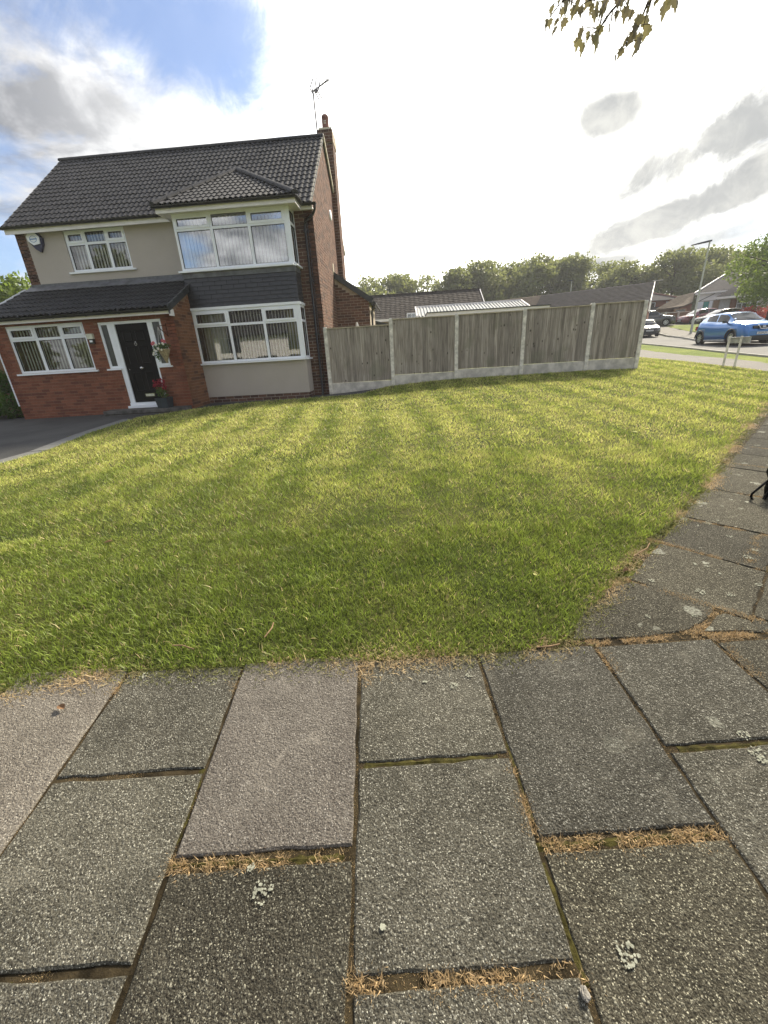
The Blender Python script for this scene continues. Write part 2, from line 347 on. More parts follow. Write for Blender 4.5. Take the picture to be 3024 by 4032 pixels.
# ------------------------------------------------------------------ terrain height
TP = [(-6,-4,-.214),(4,-4,-.214),(-3,0,0),(0,0,0),(3,0,0),(-3,1.5,.08),(0,1.5,.08),(3,1.5,.085),(-9,0,0),(9,0,.02),
(-2.3,13.1,.30),(-.36,13.12,.43),(1.55,13.12,.53),(3.5,13.12,.54),(5.4,13.12,.56),(6.84,13.12,.54),(-11,11.4,.2),(-6,11.4,.25),(-4,12.4,.27),(0,6,.24),(-4,6,.17),(4,6,.25),(-11,7,.1),
(9.7,11.9,.37),(10.6,20,.6),(11.1,13.6,.41),(12,22.8,.68),(13,16.1,.48),(13.3,25.3,.76),(16.9,25.6,.77),(18.5,28.5,.85),(20.8,37,1.11),(24.6,39,1.18),(21,38.5,1.15),
(31.5,50,2.07),(27,50,2.2),(35,45,2.04),(40,58,2.8),(0,22,.9),(0,30,1.1),(15,45,1.6),(0,60,1.8),(0,90,2.2),(50,90,3),(-15,20,.5),(-20,60,1.5),(60,60,3),(60,20,1.5),(25,10,.35),(30,-10,-.5),(-30,-10,-.5),(-30,20,.4),(-60,100,2),(100,100,4),(80,0,.5),(-80,0,-.3),(0,-25,-1.2)]
TP = np.array(TP, float)
def _k(r2): return np.where(r2 > 0, r2 * np.log(r2 + 1e-12), 0)
_n = len(TP); _A = np.zeros((_n + 3, _n + 3)); _d = TP[:, None, :2] - TP[None, :, :2]
_A[:_n, :_n] = _k((_d ** 2).sum(-1)) + np.eye(_n) * .3; _A[:_n, _n] = 1; _A[:_n, _n + 1:] = TP[:, :2]; _A[_n:, :_n] = _A[:_n, _n:].T
_Wt = np.linalg.solve(_A, np.r_[TP[:, 2], 0, 0, 0])
def H(x, y):
    sc = np.isscalar(x)
    x = np.atleast_1d(np.asarray(x, float)); y = np.atleast_1d(np.asarray(y, float))
    out = np.empty(len(x))
    for i in range(0, len(x), 20000):
        xs, ys = x[i:i + 20000], y[i:i + 20000]
        r = (xs[:, None] - TP[None, :, 0]) ** 2 + (ys[:, None] - TP[None, :, 1]) ** 2
        out[i:i + 20000] = _k(r) @ _Wt[:_n] + _Wt[_n] + _Wt[_n + 1] * xs + _Wt[_n + 2] * ys
    return float(out[0]) if sc else out

# ------------------------------------------------------------------ object helpers
ORG = {}
def tag(o, label=None, cat=None, group=None, kind=None):
    if label: o['label'] = label
    if cat: o['category'] = cat
    if group: o['group'] = group
    if kind: o['kind'] = kind
    return o
def thing(name, loc, label, cat, group=None, rz=0):
    o = bpy.data.objects.new(name, None); o.empty_display_size = .2; COL.objects.link(o); o.location = loc; o.rotation_euler = (0, 0, rz)
    ORG[o.name] = Vector(loc) if rz == 0 else Vector((0, 0, 0))
    return tag(o, label, cat, group)
def mesh_np(name, V, F, mat, col=None, smooth=False):
    """V (n,3), F (m,k) uniform polygon size; col per face (m,3) optional"""
    me = bpy.data.meshes.new(name); V = np.asarray(V, np.float32); F = np.asarray(F, np.int32); k = F.shape[1]
    me.vertices.add(len(V)); me.vertices.foreach_set('co', V.ravel())
    me.loops.add(F.size); me.loops.foreach_set('vertex_index', F.ravel())
    me.polygons.add(len(F)); me.polygons.foreach_set('loop_start', np.arange(0, F.size, k, dtype=np.int32))
    try: me.polygons.foreach_set('loop_total', np.full(len(F), k, np.int32))
    except Exception: pass
    if smooth: me.polygons.foreach_set('use_smooth', np.ones(len(F), bool))
    me.materials.append(mat)
    me.update(calc_edges=True)
    if col is not None:
        a = me.color_attributes.new('Col', 'FLOAT_COLOR', 'CORNER')
        c = np.ones((len(F), k, 4), np.float32); c[:, :, :3] = np.asarray(col)[:, None, :]
        a.data.foreach_set('color', c.ravel())
    return me
class MB:
    def __init__(s): s.v = []; s.f = []; s.m = []; s.c = []; s.mats = []; s.sm = []
    def mi(s, mat):
        if mat not in s.mats: s.mats.append(mat)
        return s.mats.index(mat)
    def add(s, verts, faces, mat, col=(.5, .5, .5), smooth=False):
        o = len(s.v); s.v += [tuple(v) for v in verts]
        k = s.mi(mat)
        for f in faces: s.f.append([i + o for i in f]); s.m.append(k); s.c.append(col); s.sm.append(smooth)
        return s
    def box(s, a, b, mat, M=None, col=(.5, .5, .5)):
        x0, y0, z0 = a; x1, y1, z1 = b
        v = [(x0, y0, z0), (x1, y0, z0), (x1, y1, z0), (x0, y1, z0), (x0, y0, z1), (x1, y0, z1), (x1, y1, z1), (x0, y1, z1)]
        if M is not None: v = [tuple(M @ Vector(p)) for p in v]
        return s.add(v, [(0, 3, 2, 1), (4, 5, 6, 7), (0, 1, 5, 4), (1, 2, 6, 5), (2, 3, 7, 6), (3, 0, 4, 7)], mat, col)
    def tube(s, pts, rad, mat, n=8, closed=True, smooth=True):
        pts = [Vector(p) for p in pts]; rr = rad if isinstance(rad, (list, tuple)) else [rad] * len(pts)
        vs = []; prev = None
        for i, p in enumerate(pts):
            d = (pts[min(i + 1, len(pts) - 1)] - pts[max(i - 1, 0)]).normalized()
            if prev is None:
                up = Vector((0, 0, 1)) if abs(d.z) < .9 else Vector((1, 0, 0)); a = d.cross(up).normalized()
            else: a = (prev - d * prev.dot(d)).normalized()
            prev = a; b = d.cross(a)
            for j in range(n):
                t = 2 * math.pi * j / n; vs.append(tuple(p + (a * math.cos(t) + b * math.sin(t)) * rr[i]))
        fs = [(i * n + j, i * n + (j + 1) % n, (i + 1) * n + (j + 1) % n, (i + 1) * n + j) for i in range(len(pts) - 1) for j in range(n)]
        s.add(vs, fs, mat, smooth=smooth)
        if closed: s.add(vs[:n], [tuple(range(n - 1, -1, -1))], mat); s.add(vs[-n:], [tuple(range(n))], mat)
        return s
    def lathe(s, prof, mat, c=(0, 0, 0), axis='z', n=20, smooth=True):
        vs = []
        for r, h in prof:
            for j in range(n):
                t = 2 * math.pi * j / n; a, b = r * math.cos(t), r * math.sin(t)
                p = (a, b, h) if axis == 'z' else ((a, h, b) if axis == 'y' else (h, a, b))
                vs.append((p[0] + c[0], p[1] + c[1], p[2] + c[2]))
        fs = [(i * n + j, i * n + (j + 1) % n, (i + 1) * n + (j + 1) % n, (i + 1) * n + j) for i in range(len(prof) - 1) for j in range(n)]
        return s.add(vs, fs, mat, smooth=smooth)
    def prism(s, poly, z0, z1, mat, M=None):
        """poly list of (a,b) extruded along third axis; M maps (a,b,c)->world"""
        n = len(poly); v = [(a, b, z0) for a, b in poly] + [(a, b, z1) for a, b in poly]
        if M is not None: v = [tuple(M @ Vector(p)) for p in v]
        f = [tuple(range(n - 1, -1, -1)), tuple(range(n, 2 * n))] + [(i, (i + 1) % n, n + (i + 1) % n, n + i) for i in range(n)]
        return s.add(v, f, mat)
    def mesh(s, name, org=(0, 0, 0)):
        me = bpy.data.meshes.new(name); o = Vector(org)
        me.from_pydata([(v[0] - o.x, v[1] - o.y, v[2] - o.z) for v in s.v], [], s.f)
        for m_ in s.mats: me.materials.append(m_)
        me.polygons.foreach_set('material_index', s.m); me.polygons.foreach_set('use_smooth', s.sm)
        a = me.color_attributes.new('Col', 'FLOAT_COLOR', 'CORNER'); cs = []
        for f, c in zip(s.f, s.c): cs += [c[0], c[1], c[2], 1] * len(f)
        a.data.foreach_set('color', cs); me.update(); return me
    def build(s, name, parent=None, org=None, kind=None, label=None):
        po = ORG.get(parent.name, Vector((0, 0, 0))) if parent else Vector((0, 0, 0))
        if org is None: org = po if parent else Vector((0, 0, 0))
        org = Vector(org)
        o = bpy.data.objects.new(name, s.mesh(name, org)); COL.objects.link(o)
        if parent: o.parent = parent
        o.location = org - po; ORG[o.name] = org
        if kind: o['kind'] = kind
        if label: o['label'] = label
        return o
def link(name, me, parent=None, loc=(0, 0, 0), rot=None, kind=None):
    po = ORG.get(parent.name, Vector((0, 0, 0))) if parent else Vector((0, 0, 0))
    o = bpy.data.objects.new(name, me); COL.objects.link(o)
    if parent: o.parent = parent
    o.location = Vector(loc) - po; ORG[o.name] = Vector(loc)
    if rot is not None: o.rotation_euler = rot
    if kind: o['kind'] = kind
    return o
def copy_tree(o, parent=None):
    c = o.copy(); COL.objects.link(c); c.parent = parent
    for ch in list(o.children): copy_tree(ch, c)
    return c
def frame(origin, u, nrm):
    """local (u, out, z) -> world"""
    u = Vector(u).normalized(); nn = Vector(nrm).normalized(); z = Vector((0, 0, 1)); o = Vector(origin)
    return Matrix(((u.x, nn.x, z.x, o.x), (u.y, nn.y, z.y, o.y), (u.z, nn.z, z.z, o.z), (0, 0, 0, 1)))
F_FRONT = lambda Y: frame((0, Y, 0), (1, 0, 0), (0, -1, 0))       # u = world X, out = -Y
F_RIGHT = lambda X: frame((X, 0, 0), (0, 1, 0), (1, 0, 0))        # u = world Y, out = +X

def inside(poly, x, y):
    x = np.asarray(x); y = np.asarray(y); r = np.zeros(x.shape, bool); n = len(poly)
    for i in range(n):
        x0, y0 = poly[i]; x1, y1 = poly[(i + 1) % n]
        c = ((y0 > y) != (y1 > y)) & (x < (x1 - x0) * (y - y0) / ((y1 - y0) if y1 != y0 else 1e-9) + x0); r ^= c
    return r
def nearest(poly, P):
    best = np.full(len(P), 1e9); Q = P.copy(); n = len(poly)
    for i in range(n):
        a = np.array(poly[i]); b = np.array(poly[(i + 1) % n]); d = b - a; L = d @ d
        t = np.clip(((P - a) @ d) / (L + 1e-12), 0, 1); q = a + t[:, None] * d; e = ((P - q) ** 2).sum(1)
        k = e < best; best[k] = e[k]; Q[k] = q[k]
    return Q, np.sqrt(best)
def sheet(name, poly, cell, dz, mat, skirt=0.0):
    xs = [p[0] for p in poly]; ys = [p[1] for p in poly]
    gx = np.arange(min(xs) - cell, max(xs) + 2 * cell, cell); gy = np.arange(min(ys) - cell, max(ys) + 2 * cell, cell)
    X, Y = np.meshgrid(gx, gy); P = np.c_[X.ravel(), Y.ravel()]; nx = len(gx)
    ii, jj = np.meshgrid(np.arange(nx - 1), np.arange(len(gy) - 1)); i0 = (jj * nx + ii).ravel()
    F = np.c_[i0, i0 + 1, i0 + nx + 1, i0 + nx]; C = P[F].mean(1); F = F[inside(poly, C[:, 0], C[:, 1])]
    Q, D = nearest(poly, P); ins = inside(poly, P[:, 0], P[:, 1]); mv = (~ins) | (D < cell * .45)
    P[mv] = Q[mv]
    u, inv = np.unique(F, return_inverse=True); F = inv.reshape(F.shape); P = P[u]
    V = np.c_[P, H(P[:, 0], P[:, 1]) + dz]
    return link(name, mesh_np(name, V, F, mat, smooth=True))

# ------------------------------------------------------------------ GROUND
def big_ground():
    g1 = np.concatenate([np.linspace(-700, -80, 9)[:-1], np.arange(-80, 110, 1.0), np.linspace(110, 700, 9)])
    g2 = np.concatenate([np.linspace(-500, -30, 6)[:-1], np.arange(-30, 110, 1.0), np.linspace(110, 900, 9)])
    X, Y = np.meshgrid(g1, g2); nx = len(g1)
    xc = np.clip(X, -80, 100); yc = np.clip(Y, -25, 100)
    V = np.c_[X.ravel(), Y.ravel(), H(xc.ravel(), yc.ravel()) - .05]
    ii, jj = np.meshgrid(np.arange(nx - 1), np.arange(len(g2) - 1)); i0 = (jj * nx + ii).ravel()
    F = np.c_[i0, i0 + 1, i0 + nx + 1, i0 + nx]
    tag(link('ground', mesh_np('ground', V, F, fargrass_m, smooth=True)), kind='structure')
big_ground()
LAWN = [(-9,1.0),(-2.6,1.33),(-2.0,1.39),(-1.75,1.46),(-1.47,1.5),(-1.14,1.52),(-.85,1.53),(-.56,1.55),(-.27,1.55),(.01,1.57),(.33,1.59),(.53,1.61),(.76,1.67),(.91,1.86),(1.1,2.02),(1.24,2.2),(1.48,2.44),(1.69,2.68),(1.92,2.85),(2.3,3.25),(2.73,3.64),(3.34,4.35),(4.25,5.34),(5.35,6.48),(6.2,7.41),(8.6,9.9),(9.5,11.2),(9.72,12.2),(9.7,13.6),(9.7,18.3),(9.8,27),(6.95,27),(6.95,13.10),(-.55,13.10),(-1.26,12.0),(-2.11,12.22),(-3.23,12.22),(-4.4,12.08),(-5.4,11.62),(-6.1,10.95),(-6.9,10.2),(-6.78,8.4),(-6.42,6.8),(-6.5,5.9),(-7.2,4.8),(-9,3.6)]
tag(sheet('lawn', LAWN, .12, 0, lawnsoil_m), kind='structure')
DRIVE = [(-16,3.0),(-9.3,3.8),(-7.5,4.95),(-6.85,5.95),(-6.75,6.8),(-7.1,8.4),(-7.25,10.1),(-6.5,10.75),(-6.0,11.5),(-6.0,13.0),(-16,13.0)]
tag(sheet('driveway', DRIVE, .35, -.022, drive_m), kind='structure')
tag(sheet('house_path', [(-6.5,10.6),(-6.1,10.9),(-5.4,11.57),(-4.4,12.03),(-3.23,12.17),(-2.11,12.17),(-1.26,11.95),(-.5,13.15),(-2.3,13.3),(-6.1,13.3)], .25, -.024, drive_m), kind='structure')
# light edging slabs between drive and lawn
edge = [(-9.2,3.75),(-7.35,4.9),(-6.67,5.92),(-6.58,6.8),(-6.94,8.4),(-7.05,10.1)]
eg = thing('slab_edging', (-6.8, 7, H(-6.8, 7)), 'row of pale concrete slabs edging the dark driveway along the lawn', 'edging')
for a, b in zip(edge[:-1], edge[1:]):
    A = Vector(a); B_ = Vector(b); L = (B_ - A).length; n = max(1, round(L / .6)); d = (B_ - A) / n
    for i in range(n):
        p = A + d * i; q = A + d * (i + 1) - d.normalized() * .012; t = Vector((-d.y, d.x)).normalized() * .15
        cs = [p - t, q - t, q + t, p + t]; k = rng.random() * .006
        mb = MB(); top = [(c.x, c.y, H(c.x, c.y) + .004 + k) for c in cs]; bot = [(x, y, z - .06) for x, y, z in top]
        mb.add(top + bot, [(3, 2, 1, 0), (0, 1, 5, 4), (1, 2, 6, 5), (2, 3, 7, 6), (3, 0, 4, 7)], slab_m)
        mb.build('slab', eg)
pave = tag(sheet('pavement', [(-9,-4),(14,-4),(12,1),(13,8),(11.6,11),(11.2,12.5),(11.3,14.1),(9.75,13.6),(9.72,12.2),(9.5,11.2),(8.6,9.9),(6.2,7.41),(5.35,6.48),(4.25,5.34),(3.34,4.35),(2.73,3.64),(2.3,3.25),(1.92,2.85),(1.69,2.68),(1.48,2.44),(1.24,2.2),(1.1,2.02),(.91,1.86),(.76,1.67),(.53,1.61),(.01,1.57),(-.85,1.53),(-1.47,1.5),(-2,1.39),(-2.6,1.33),(-9,1.0)], .25, -.0075, soil_m), kind='structure')
tag(sheet('footpath', [(9.72,12.2),(9.5,11.2),(8.6,9.9),(7.6,8.9),(9.4,7.3),(10.8,9.0),(11.3,11.6),(11.4,14.1),(11.7,18.2),(12.5,23.6),(12.9,30),(11.2,30),(9.8,27),(9.7,18.3),(9.7,13.6)], .4, .006, path_m), kind='structure')
tag(sheet('road', [(12.6,-6),(12.9,6),(13.1,12),(13.3,16.5),(14.6,22.6),(15.6,29.3),(17.5,36),(19.5,44),(21,52),(26.5,52),(24.6,46),(22.9,40),(20.8,34),(18.5,28.5),(18.6,10),(18.6,-6)], .6, -.03, road_m), kind='structure')
tag(sheet('far_footway', [(18.72,-6),(18.72,10),(18.65,28.3),(20.95,33.9),(23.05,39.9),(24.75,45.9),(26.4,52),(28.5,52),(26.6,45),(25.3,39.2),(23.5,33),(21.2,27),(20.8,10),(20.8,-6)], .6, .06, path_m), kind='structure')
# kerbs: separate stones
def kerb(name, pts, w, h, lab, nmax=300):
    t = thing(name, (pts[0][0], pts[0][1], H(*pts[0])), lab, 'kerb')
    k = 0
    for a, b in zip(pts[:-1], pts[1:]):
        A = Vector(a); B_ = Vector(b); L = (B_ - A).length; n = max(1, round(L / .92)); d = (B_ - A) / n; tt = Vector((-d.y, d.x)).normalized() * w / 2
        for i in range(n):
            p = A + d * i; q = A + d * (i + 1) - d.normalized() * .012; cs = [p - tt, q - tt, q + tt, p + tt]
            top = [(c.x, c.y, H(c.x, c.y) + h) for c in cs]; bot = [(x, y, z - h - .12) for x, y, z in top]
            mb = MB(); mb.add(top + bot, [(3, 2, 1, 0), (0, 1, 5, 4), (1, 2, 6, 5), (2, 3, 7, 6), (3, 0, 4, 7)], kerb_m); mb.build('kerb_stone', t); k += 1
kerb('road_kerb', [(18.6,14),(18.55,28.4),(20.87,33.95),(22.97,39.95),(24.67,45.95),(26.4,51)], .13, .075, 'pale concrete kerb along the far side of the road')
kerb('road_kerb', [(13.0,12),(13.22,16.5),(14.52,22.6),(15.52,29.3),(17.4,36)], .13, .02, 'low kerb between the narrow grass verge and the road')
# grass terraces in front of the far driveways
tag(sheet('far_lawn', [(25.4,39.2),(26.7,45),(27.2,49.2),(33.5,47.5),(36,40),(31,32),(23.6,33)], .8, .05, fargrass_m), kind='structure')
drv = sheet('far_driveway', [(26.4,50.8),(31,50.2),(38,49),(44,46.5),(50,52),(40,60),(26.4,58)], .8, .0, path_m); tag(drv, kind='structure')

# ------------------------------------------------------------------ PAVEMENT FLAGS
JOINTS = []
def flag(poly, mat, name='paving_flag', tilt=.0022, lab=None, inset=.006, rag=.0022):
    n = len(poly); pts = []
    for i in range(n):                                              # slightly ragged edges
        a = Vector(poly[i]); b = Vector(poly[(i + 1) % n]); L = (b - a).length; k = max(1, int(L / .07)); nn = Vector((-(b - a).y, (b - a).x)).normalized()
        for j in range(k):
            p = a.lerp(b, j / k)
            if j: p = p + nn * (rag * float(rng.normal()))
            pts.append(p)
        JOINTS.append((tuple(a), tuple(b)))
    c = sum(pts, Vector((0, 0))) / len(pts); tx, ty, tz = (float(rng.normal()) * tilt for _ in range(3))
    zf = lambda p: H(p.x, p.y) + tz * .5 + (p.x - c.x) * tx + (p.y - c.y) * ty
    top = []; 
    for p in pts:
        q = p + (c - p).normalized() * .006; top.append((q.x, q.y, zf(q)))
    mid = [(p.x, p.y, zf(p) - .005) for p in pts]; bot = [(p.x, p.y, zf(p) - .045) for p in pts]; N = len(pts)
    cc_ = (c.x, c.y, zf(c)); mb = MB()
    mb.add([cc_] + top, [(0, 1 + i, 1 + (i + 1) % N) for i in range(N)], mat, smooth=False)
    mb.add(top + mid, [(i, N + i, N + (i + 1) % N, (i + 1) % N) for i in range(N)], mat)
    mb.add(mid + bot, [(i, N + i, N + (i + 1) % N, (i + 1) % N) for i in range(N)], mat)
    o = mb.build(name, pave, org=(c.x, c.y, zf(c)))
    if lab: o['label'] = lab
    return o
sk = -.0749
def col(x0, x1, cuts, gap=.014):
    """column of flags between the joint lines x0, x1 (at y=1.5); cuts: list of (y0,y1,mat)"""
    for y0, y1, mt in cuts:
        X = lambda x, y: x + sk * (y - 1.5)
        tilt = .075
        f = lambda x, y: (X(x, y + (x - x0) * tilt), y + (x - x0) * tilt)
        lab = 'paler pinkish flag among the grey ones' if mt is flagp_m else None
        flag([f(x0 + gap / 2, y0), f(x1 - gap / 2, y0), f(x1 - gap / 2, y1), f(x0 + gap / 2, y1)], mt, lab=lab)
col(-2.58, -1.99, [(.85, 1.40, flag_m), (.22, .83, flagd_m), (-.4, .2, flag_m)])
col(-1.99, -1.425, [(.60, 1.50, flagp_m), (.02, .585, flag_m), (-.6, 0, flag_m)])
col(-1.425, -.845, [(.985, 1.52, flag_m), (.465, .966, flag_m), (-.32, .446, flag_m), (-1, -.34, flagd_m)], .015)
col(-.845, -.265, [(.742, 1.55, flagp_m), (-.12, .702, flagd_m), (-.9, -.15, flag_m)], .015)
col(-.265, .315, [(1.052, 1.57, flag_m), (.50, 1.030, flag_m), (-.35, .472, flag_m), (-1, -.37, flagd_m)], .015)
col(.315, .895, [(.815, 1.60, flag_m), (-.02, .775, flagd_m), (-.9, -.05, flag_m)], .015)
col(.895, 1.475, [(1.122, 1.63, flag_m), (.38, 1.095, flag_m), (-.4, .355, flagd_m)], .015)
col(1.475, 2.05, [(.80, 1.65, flagd_m), (.0, .78, flag_m), (-.8, -.02, flag_m)], .015)
col(2.05, 2.63, [(1.05, 1.605, flagd_m), (.22, 1.03, flag_m), (-.5, .2, flag_m)], .015)
# corner pieces and the stretch running up to the right
flag([(.80,1.685),(1.16,1.695),(1.375,1.735),(1.50,1.80),(1.60,1.875),(1.63,1.915),(1.50,2.08),(1.32,2.165),(1.0,2.05)], flagd_m)
flag([(1.46,1.73),(1.72,1.72),(1.735,1.80),(1.655,1.865),(1.60,1.845),(1.53,1.785)], flagd_m)
def RF(s, t):                                                       # s along, t across (right of the lawn edge)
    return (1.33 + .700 * s + .70 * t, 2.185 + .714 * s - .66 * t)
def clipy(P, y0):
    out = []
    for i in range(len(P)):
        a, b = P[i], P[(i + 1) % len(P)]
        if a[1] >= y0: out.append(a)
        if (a[1] >= y0) != (b[1] >= y0): t = (y0 - a[1]) / (b[1] - a[1]); out.append((a[0] + (b[0] - a[0]) * t, y0))
    return out
def rflags(t0, t1, cuts, mats):
    for (s0, s1), mt in zip(cuts, mats):
        P = clipy([RF(s0 + .008, t0 + .01), RF(s0 + .008, t1 - .01), RF(s1 - .008, t1 - .01), RF(s1 - .008, t0 + .01)][::-1], 1.715)
        if len(P) > 2: flag(P[::-1], mt, rag=.004)
cu = [(0, .60), (.60, 1.17), (1.17, 1.96), (1.96, 2.75), (2.75, 3.35), (3.35, 4.2), (4.2, 5.05), (5.05, 5.9), (5.9, 6.8), (6.8, 7.7)]
rflags(-.02, .58, cu, [flagd_m] * 10)
rflags(.58, 1.18, [(-.55, .05), (.05, .60), (.60, 1.17), (1.17, 1.96), (1.96, 2.75), (2.75, 3.6), (3.6, 4.4), (4.4, 5.2), (5.2, 6.1), (6.1, 7)], [flagd_m, flagd_m, flag_m, flagd_m, flagd_m, flag_m, flagd_m, flagd_m, flagd_m, flag_m])
rflags(1.18, 1.78, [(-.9, -.3), (-.3, .3), (.3, .9), (.9, 1.7), (1.7, 2.5), (2.5, 3.3), (3.3, 4.1), (4.1, 5), (5, 5.9)], [flagd_m] * 9)

# ------------------------------------------------------------------ GRASS
def vnoise(x, y, s, seed):
    r = np.random.default_rng(seed); G = r.random((256, 256)); X = np.asarray(x) / s + 100.3; Y = np.asarray(y) / s + 100.7
    i = np.floor(X).astype(int); j = np.floor(Y).astype(int); fx = X - i; fy = Y - j; fx = fx * fx * (3 - 2 * fx); fy = fy * fy * (3 - 2 * fy)
    g = lambda a, b: G[a % 256, b % 256]
    return (g(i, j) * (1 - fx) + g(i + 1, j) * fx) * (1 - fy) + (g(i, j + 1) * (1 - fx) + g(i + 1, j + 1) * fx) * fy
def fb(x, y, s, seed): return vnoise(x, y, s, seed) * .55 + vnoise(x, y, s / 2.1, seed + 1) * .28 + vnoise(x, y, s / 4.3, seed + 2) * .17
def blades(name, x, y, hgt, wid, lean, colr, seg2=True, z0=-.004):
    n = len(x); z = H(x, y) + z0; a = rng.random(n) * 2 * math.pi; la = rng.random(n) * 2 * math.pi
    ux, uy = np.cos(a) * wid / 2, np.sin(a) * wid / 2; lx, ly = np.cos(la) * lean, np.sin(la) * lean
    B0 = np.c_[x - ux, y - uy, z]; B1 = np.c_[x + ux, y + uy, z]
    M0 = np.c_[x - ux * .75 + lx * .35, y - uy * .75 + ly * .35, z + hgt * .6]; M1 = np.c_[x + ux * .75 + lx * .35, y + uy * .75 + ly * .35, z + hgt * .6]
    Tp = np.c_[x + lx, y + ly, z + hgt]
    if seg2:
        V = np.stack([B0, B1, M0, M1, Tp], 1).reshape(-1, 3); k = (np.arange(n) * 5)[:, None]
        F = np.concatenate([k + [0, 1, 3], k + [0, 3, 2], k + [2, 3, 4]], 1).reshape(-1, 3); C = np.repeat(colr, 3, 0)
    else:
        V = np.stack([B0, B1, Tp], 1).reshape(-1, 3); F = (np.arange(n) * 3)[:, None] + np.array([0, 1, 2]); C = colr
    return mesh_np(name, V, F, blade_m, C)
def grass_cols(x, y, dry=0.0):
    n = len(x); p = fb(x, y, 1.3, 11); q = fb(x, y, .28, 21); r = rng.random(n)
    # mown swathes radiating from the pavement corner give the drier, yellower bands
    u_ = x + .06 * y + .12 * np.sin(y * .7); band = .5 + .5 * np.sin(u_ * 2 * np.pi / .86 + (p - .5) * .8)
    far = np.clip((y - 2.6) / 3.5, 0, 1)
    yel = np.clip(.16 + .62 * far + (p - .5) * .5 + (q - .5) * .9 + (band - .5) * .55 * far + dry, 0, 1)
    g0 = np.array([.185, .245, .040]); g1 = np.array([.35, .415, .070]); g2 = np.array([.58, .59, .17]); st = np.array([.60, .48, .26])
    c = g0 * (1 - yel)[:, None] + g1 * yel[:, None]
    k = np.clip(yel * 1.35 - .50 + (r - .5) * .5, 0, 1)[:, None]; c = c * (1 - k) + g2 * k
    s = (rng.random(n) < (.03 + .09 * yel + dry * .3))[:, None]; c = np.where(s, st, c)
    tf = fb(x, y, .11, 91)
    return c * ((.50 + 1.05 * rng.random(n) ** 1.2) * np.clip(.62 + .75 * tf, .5, 1.3))[:, None]
def scatter(xr, yr, n):
    x = rng.uniform(*xr, n); y = rng.uniform(*yr, n); k = inside(LAWN, x, y)
    k &= np.abs(x + .15 * y) < (1.5 + 1.15 * y) ; return x[k], y[k]
def grass_zone(name, xr, yr, dens, h, w, seg2):
    n = int((xr[1] - xr[0]) * (yr[1] - yr[0]) * dens); x, y = scatter(xr, yr, n); n = len(x)
    lush = fb(x, y, .55, 41); tuft = fb(x, y, .16, 51)
    hh = h * (.30 + 1.0 * rng.random(n)) * (.25 + .7 * lush + .8 * tuft); ww = w * (.6 + .8 * rng.random(n))
    ln = hh * (.30 + .95 * rng.random(n))
    return blades(name, x, y, hh, ww, ln, grass_cols(x, y), seg2)
def join_np(name, mes):
    o = link(name, mes[0]); bm = bmesh.new()
    for me in mes: bm.from_mesh(me)
    bm.to_mesh(mes[0]); bm.free(); return o
for nm, xr, yr, de, h, w, s2 in (('grass_blades', (-4.5, 3.5), (1.2, 3.0), 12500, .037, .0040, True), ('grass_blades', (-7, 5.5), (3.0, 5.2), 5600, .042, .0062, False),
        ('grass_blades', (-9, 9), (5.2, 8.5), 2500, .042, .010, False), ('grass_blades', (-8, 10), (8.5, 13.2), 1300, .042, .015, False), ('grass_blades', (6.9, 9.9), (13.2, 26), 800, .04, .018, False)):
    o = link(nm, grass_zone(nm, xr, yr, de, h, w, s2)); tag(o, None, None, None, 'stuff')
    o['label'] = {1.2: 'longer lush grass at the near edge of the lawn', 3.0: 'mown grass across the near middle of the lawn', 5.2: 'yellow-green mown grass in the middle of the lawn', 8.5: 'mown grass in front of the fence and house', 13.2: 'strip of grass beyond the end of the fence'}[yr[0]]; o['category'] = 'grass'
# dry fringe along the pavement edge + clippings in the joints
def along(pts, dens, spread, seed=0):
    xs, ys = [], []
    for a, b in pts:
        a = np.array(a); b = np.array(b); L = np.linalg.norm(b - a); n = int(L * dens); t = rng.random(n); p = a + (b - a) * t[:, None] + rng.normal(0, spread, (n, 2)); xs.append(p[:, 0]); ys.append(p[:, 1])
    return np.concatenate(xs), np.concatenate(ys)
fe = list(zip(LAWN[1:24], LAWN[2:25]))
x, y = along(fe, 2600, .045); k = y < 8; x, y = x[k], y[k]; n = len(x)
patch = fb(x, y, .2, 61)
st = np.array([.55, .42, .24]) ; gr = np.array([.20, .21, .06]); t_ = np.clip((patch - .42) * 5 + rng.normal(0, .3, n), 0, 1)[:, None]
k2 = rng.random(n) < np.clip(.35 + patch, 0, 1)
me = blades('f', x[k2], y[k2], (.014 * (.3 + rng.random(n)))[k2], np.full(k2.sum(), .004), (.035 * rng.random(n))[k2], ((gr * (1 - t_) + st * t_) * (.6 + .6 * rng.random(n))[:, None])[k2], True, .0)
o = link('edge_clippings', me); tag(o, 'dry straw clippings along the ragged lawn edge', 'clippings', None, 'stuff')
# clippings in joints
allx, ally = [], []
for a, b in JOINTS:
    a = np.array(a); b = np.array(b); L = np.linalg.norm(b - a)
    if min(a[1], b[1]) < -.3 or (a[1] > 4.3): continue
    wgt = .7 + 1.6 * rng.random(); 
    hor = abs(b[1] - a[1]) < abs(b[0] - a[0])
    n = int(L * (2300 if hor else 1100) * wgt); t = rng.random(n); p = a + (b - a) * t[:, None] + rng.normal(0, .0065 if hor else .005, (n, 2)); allx.append(p[:, 0]); ally.append(p[:, 1])
x = np.concatenate(allx); y = np.concatenate(ally); q = fb(x, y, .14, 71); k = rng.random(len(x)) < np.clip((q - .40) * 5, 0, 1); x, y = x[k], y[k]; n = len(x)
cs = np.array([.46, .31, .16]) * (.5 + .8 * rng.random(n))[:, None] * np.array([1, 1, 1]) + np.c_[np.zeros(n), .05 * rng.random(n), .03 * rng.random(n)]
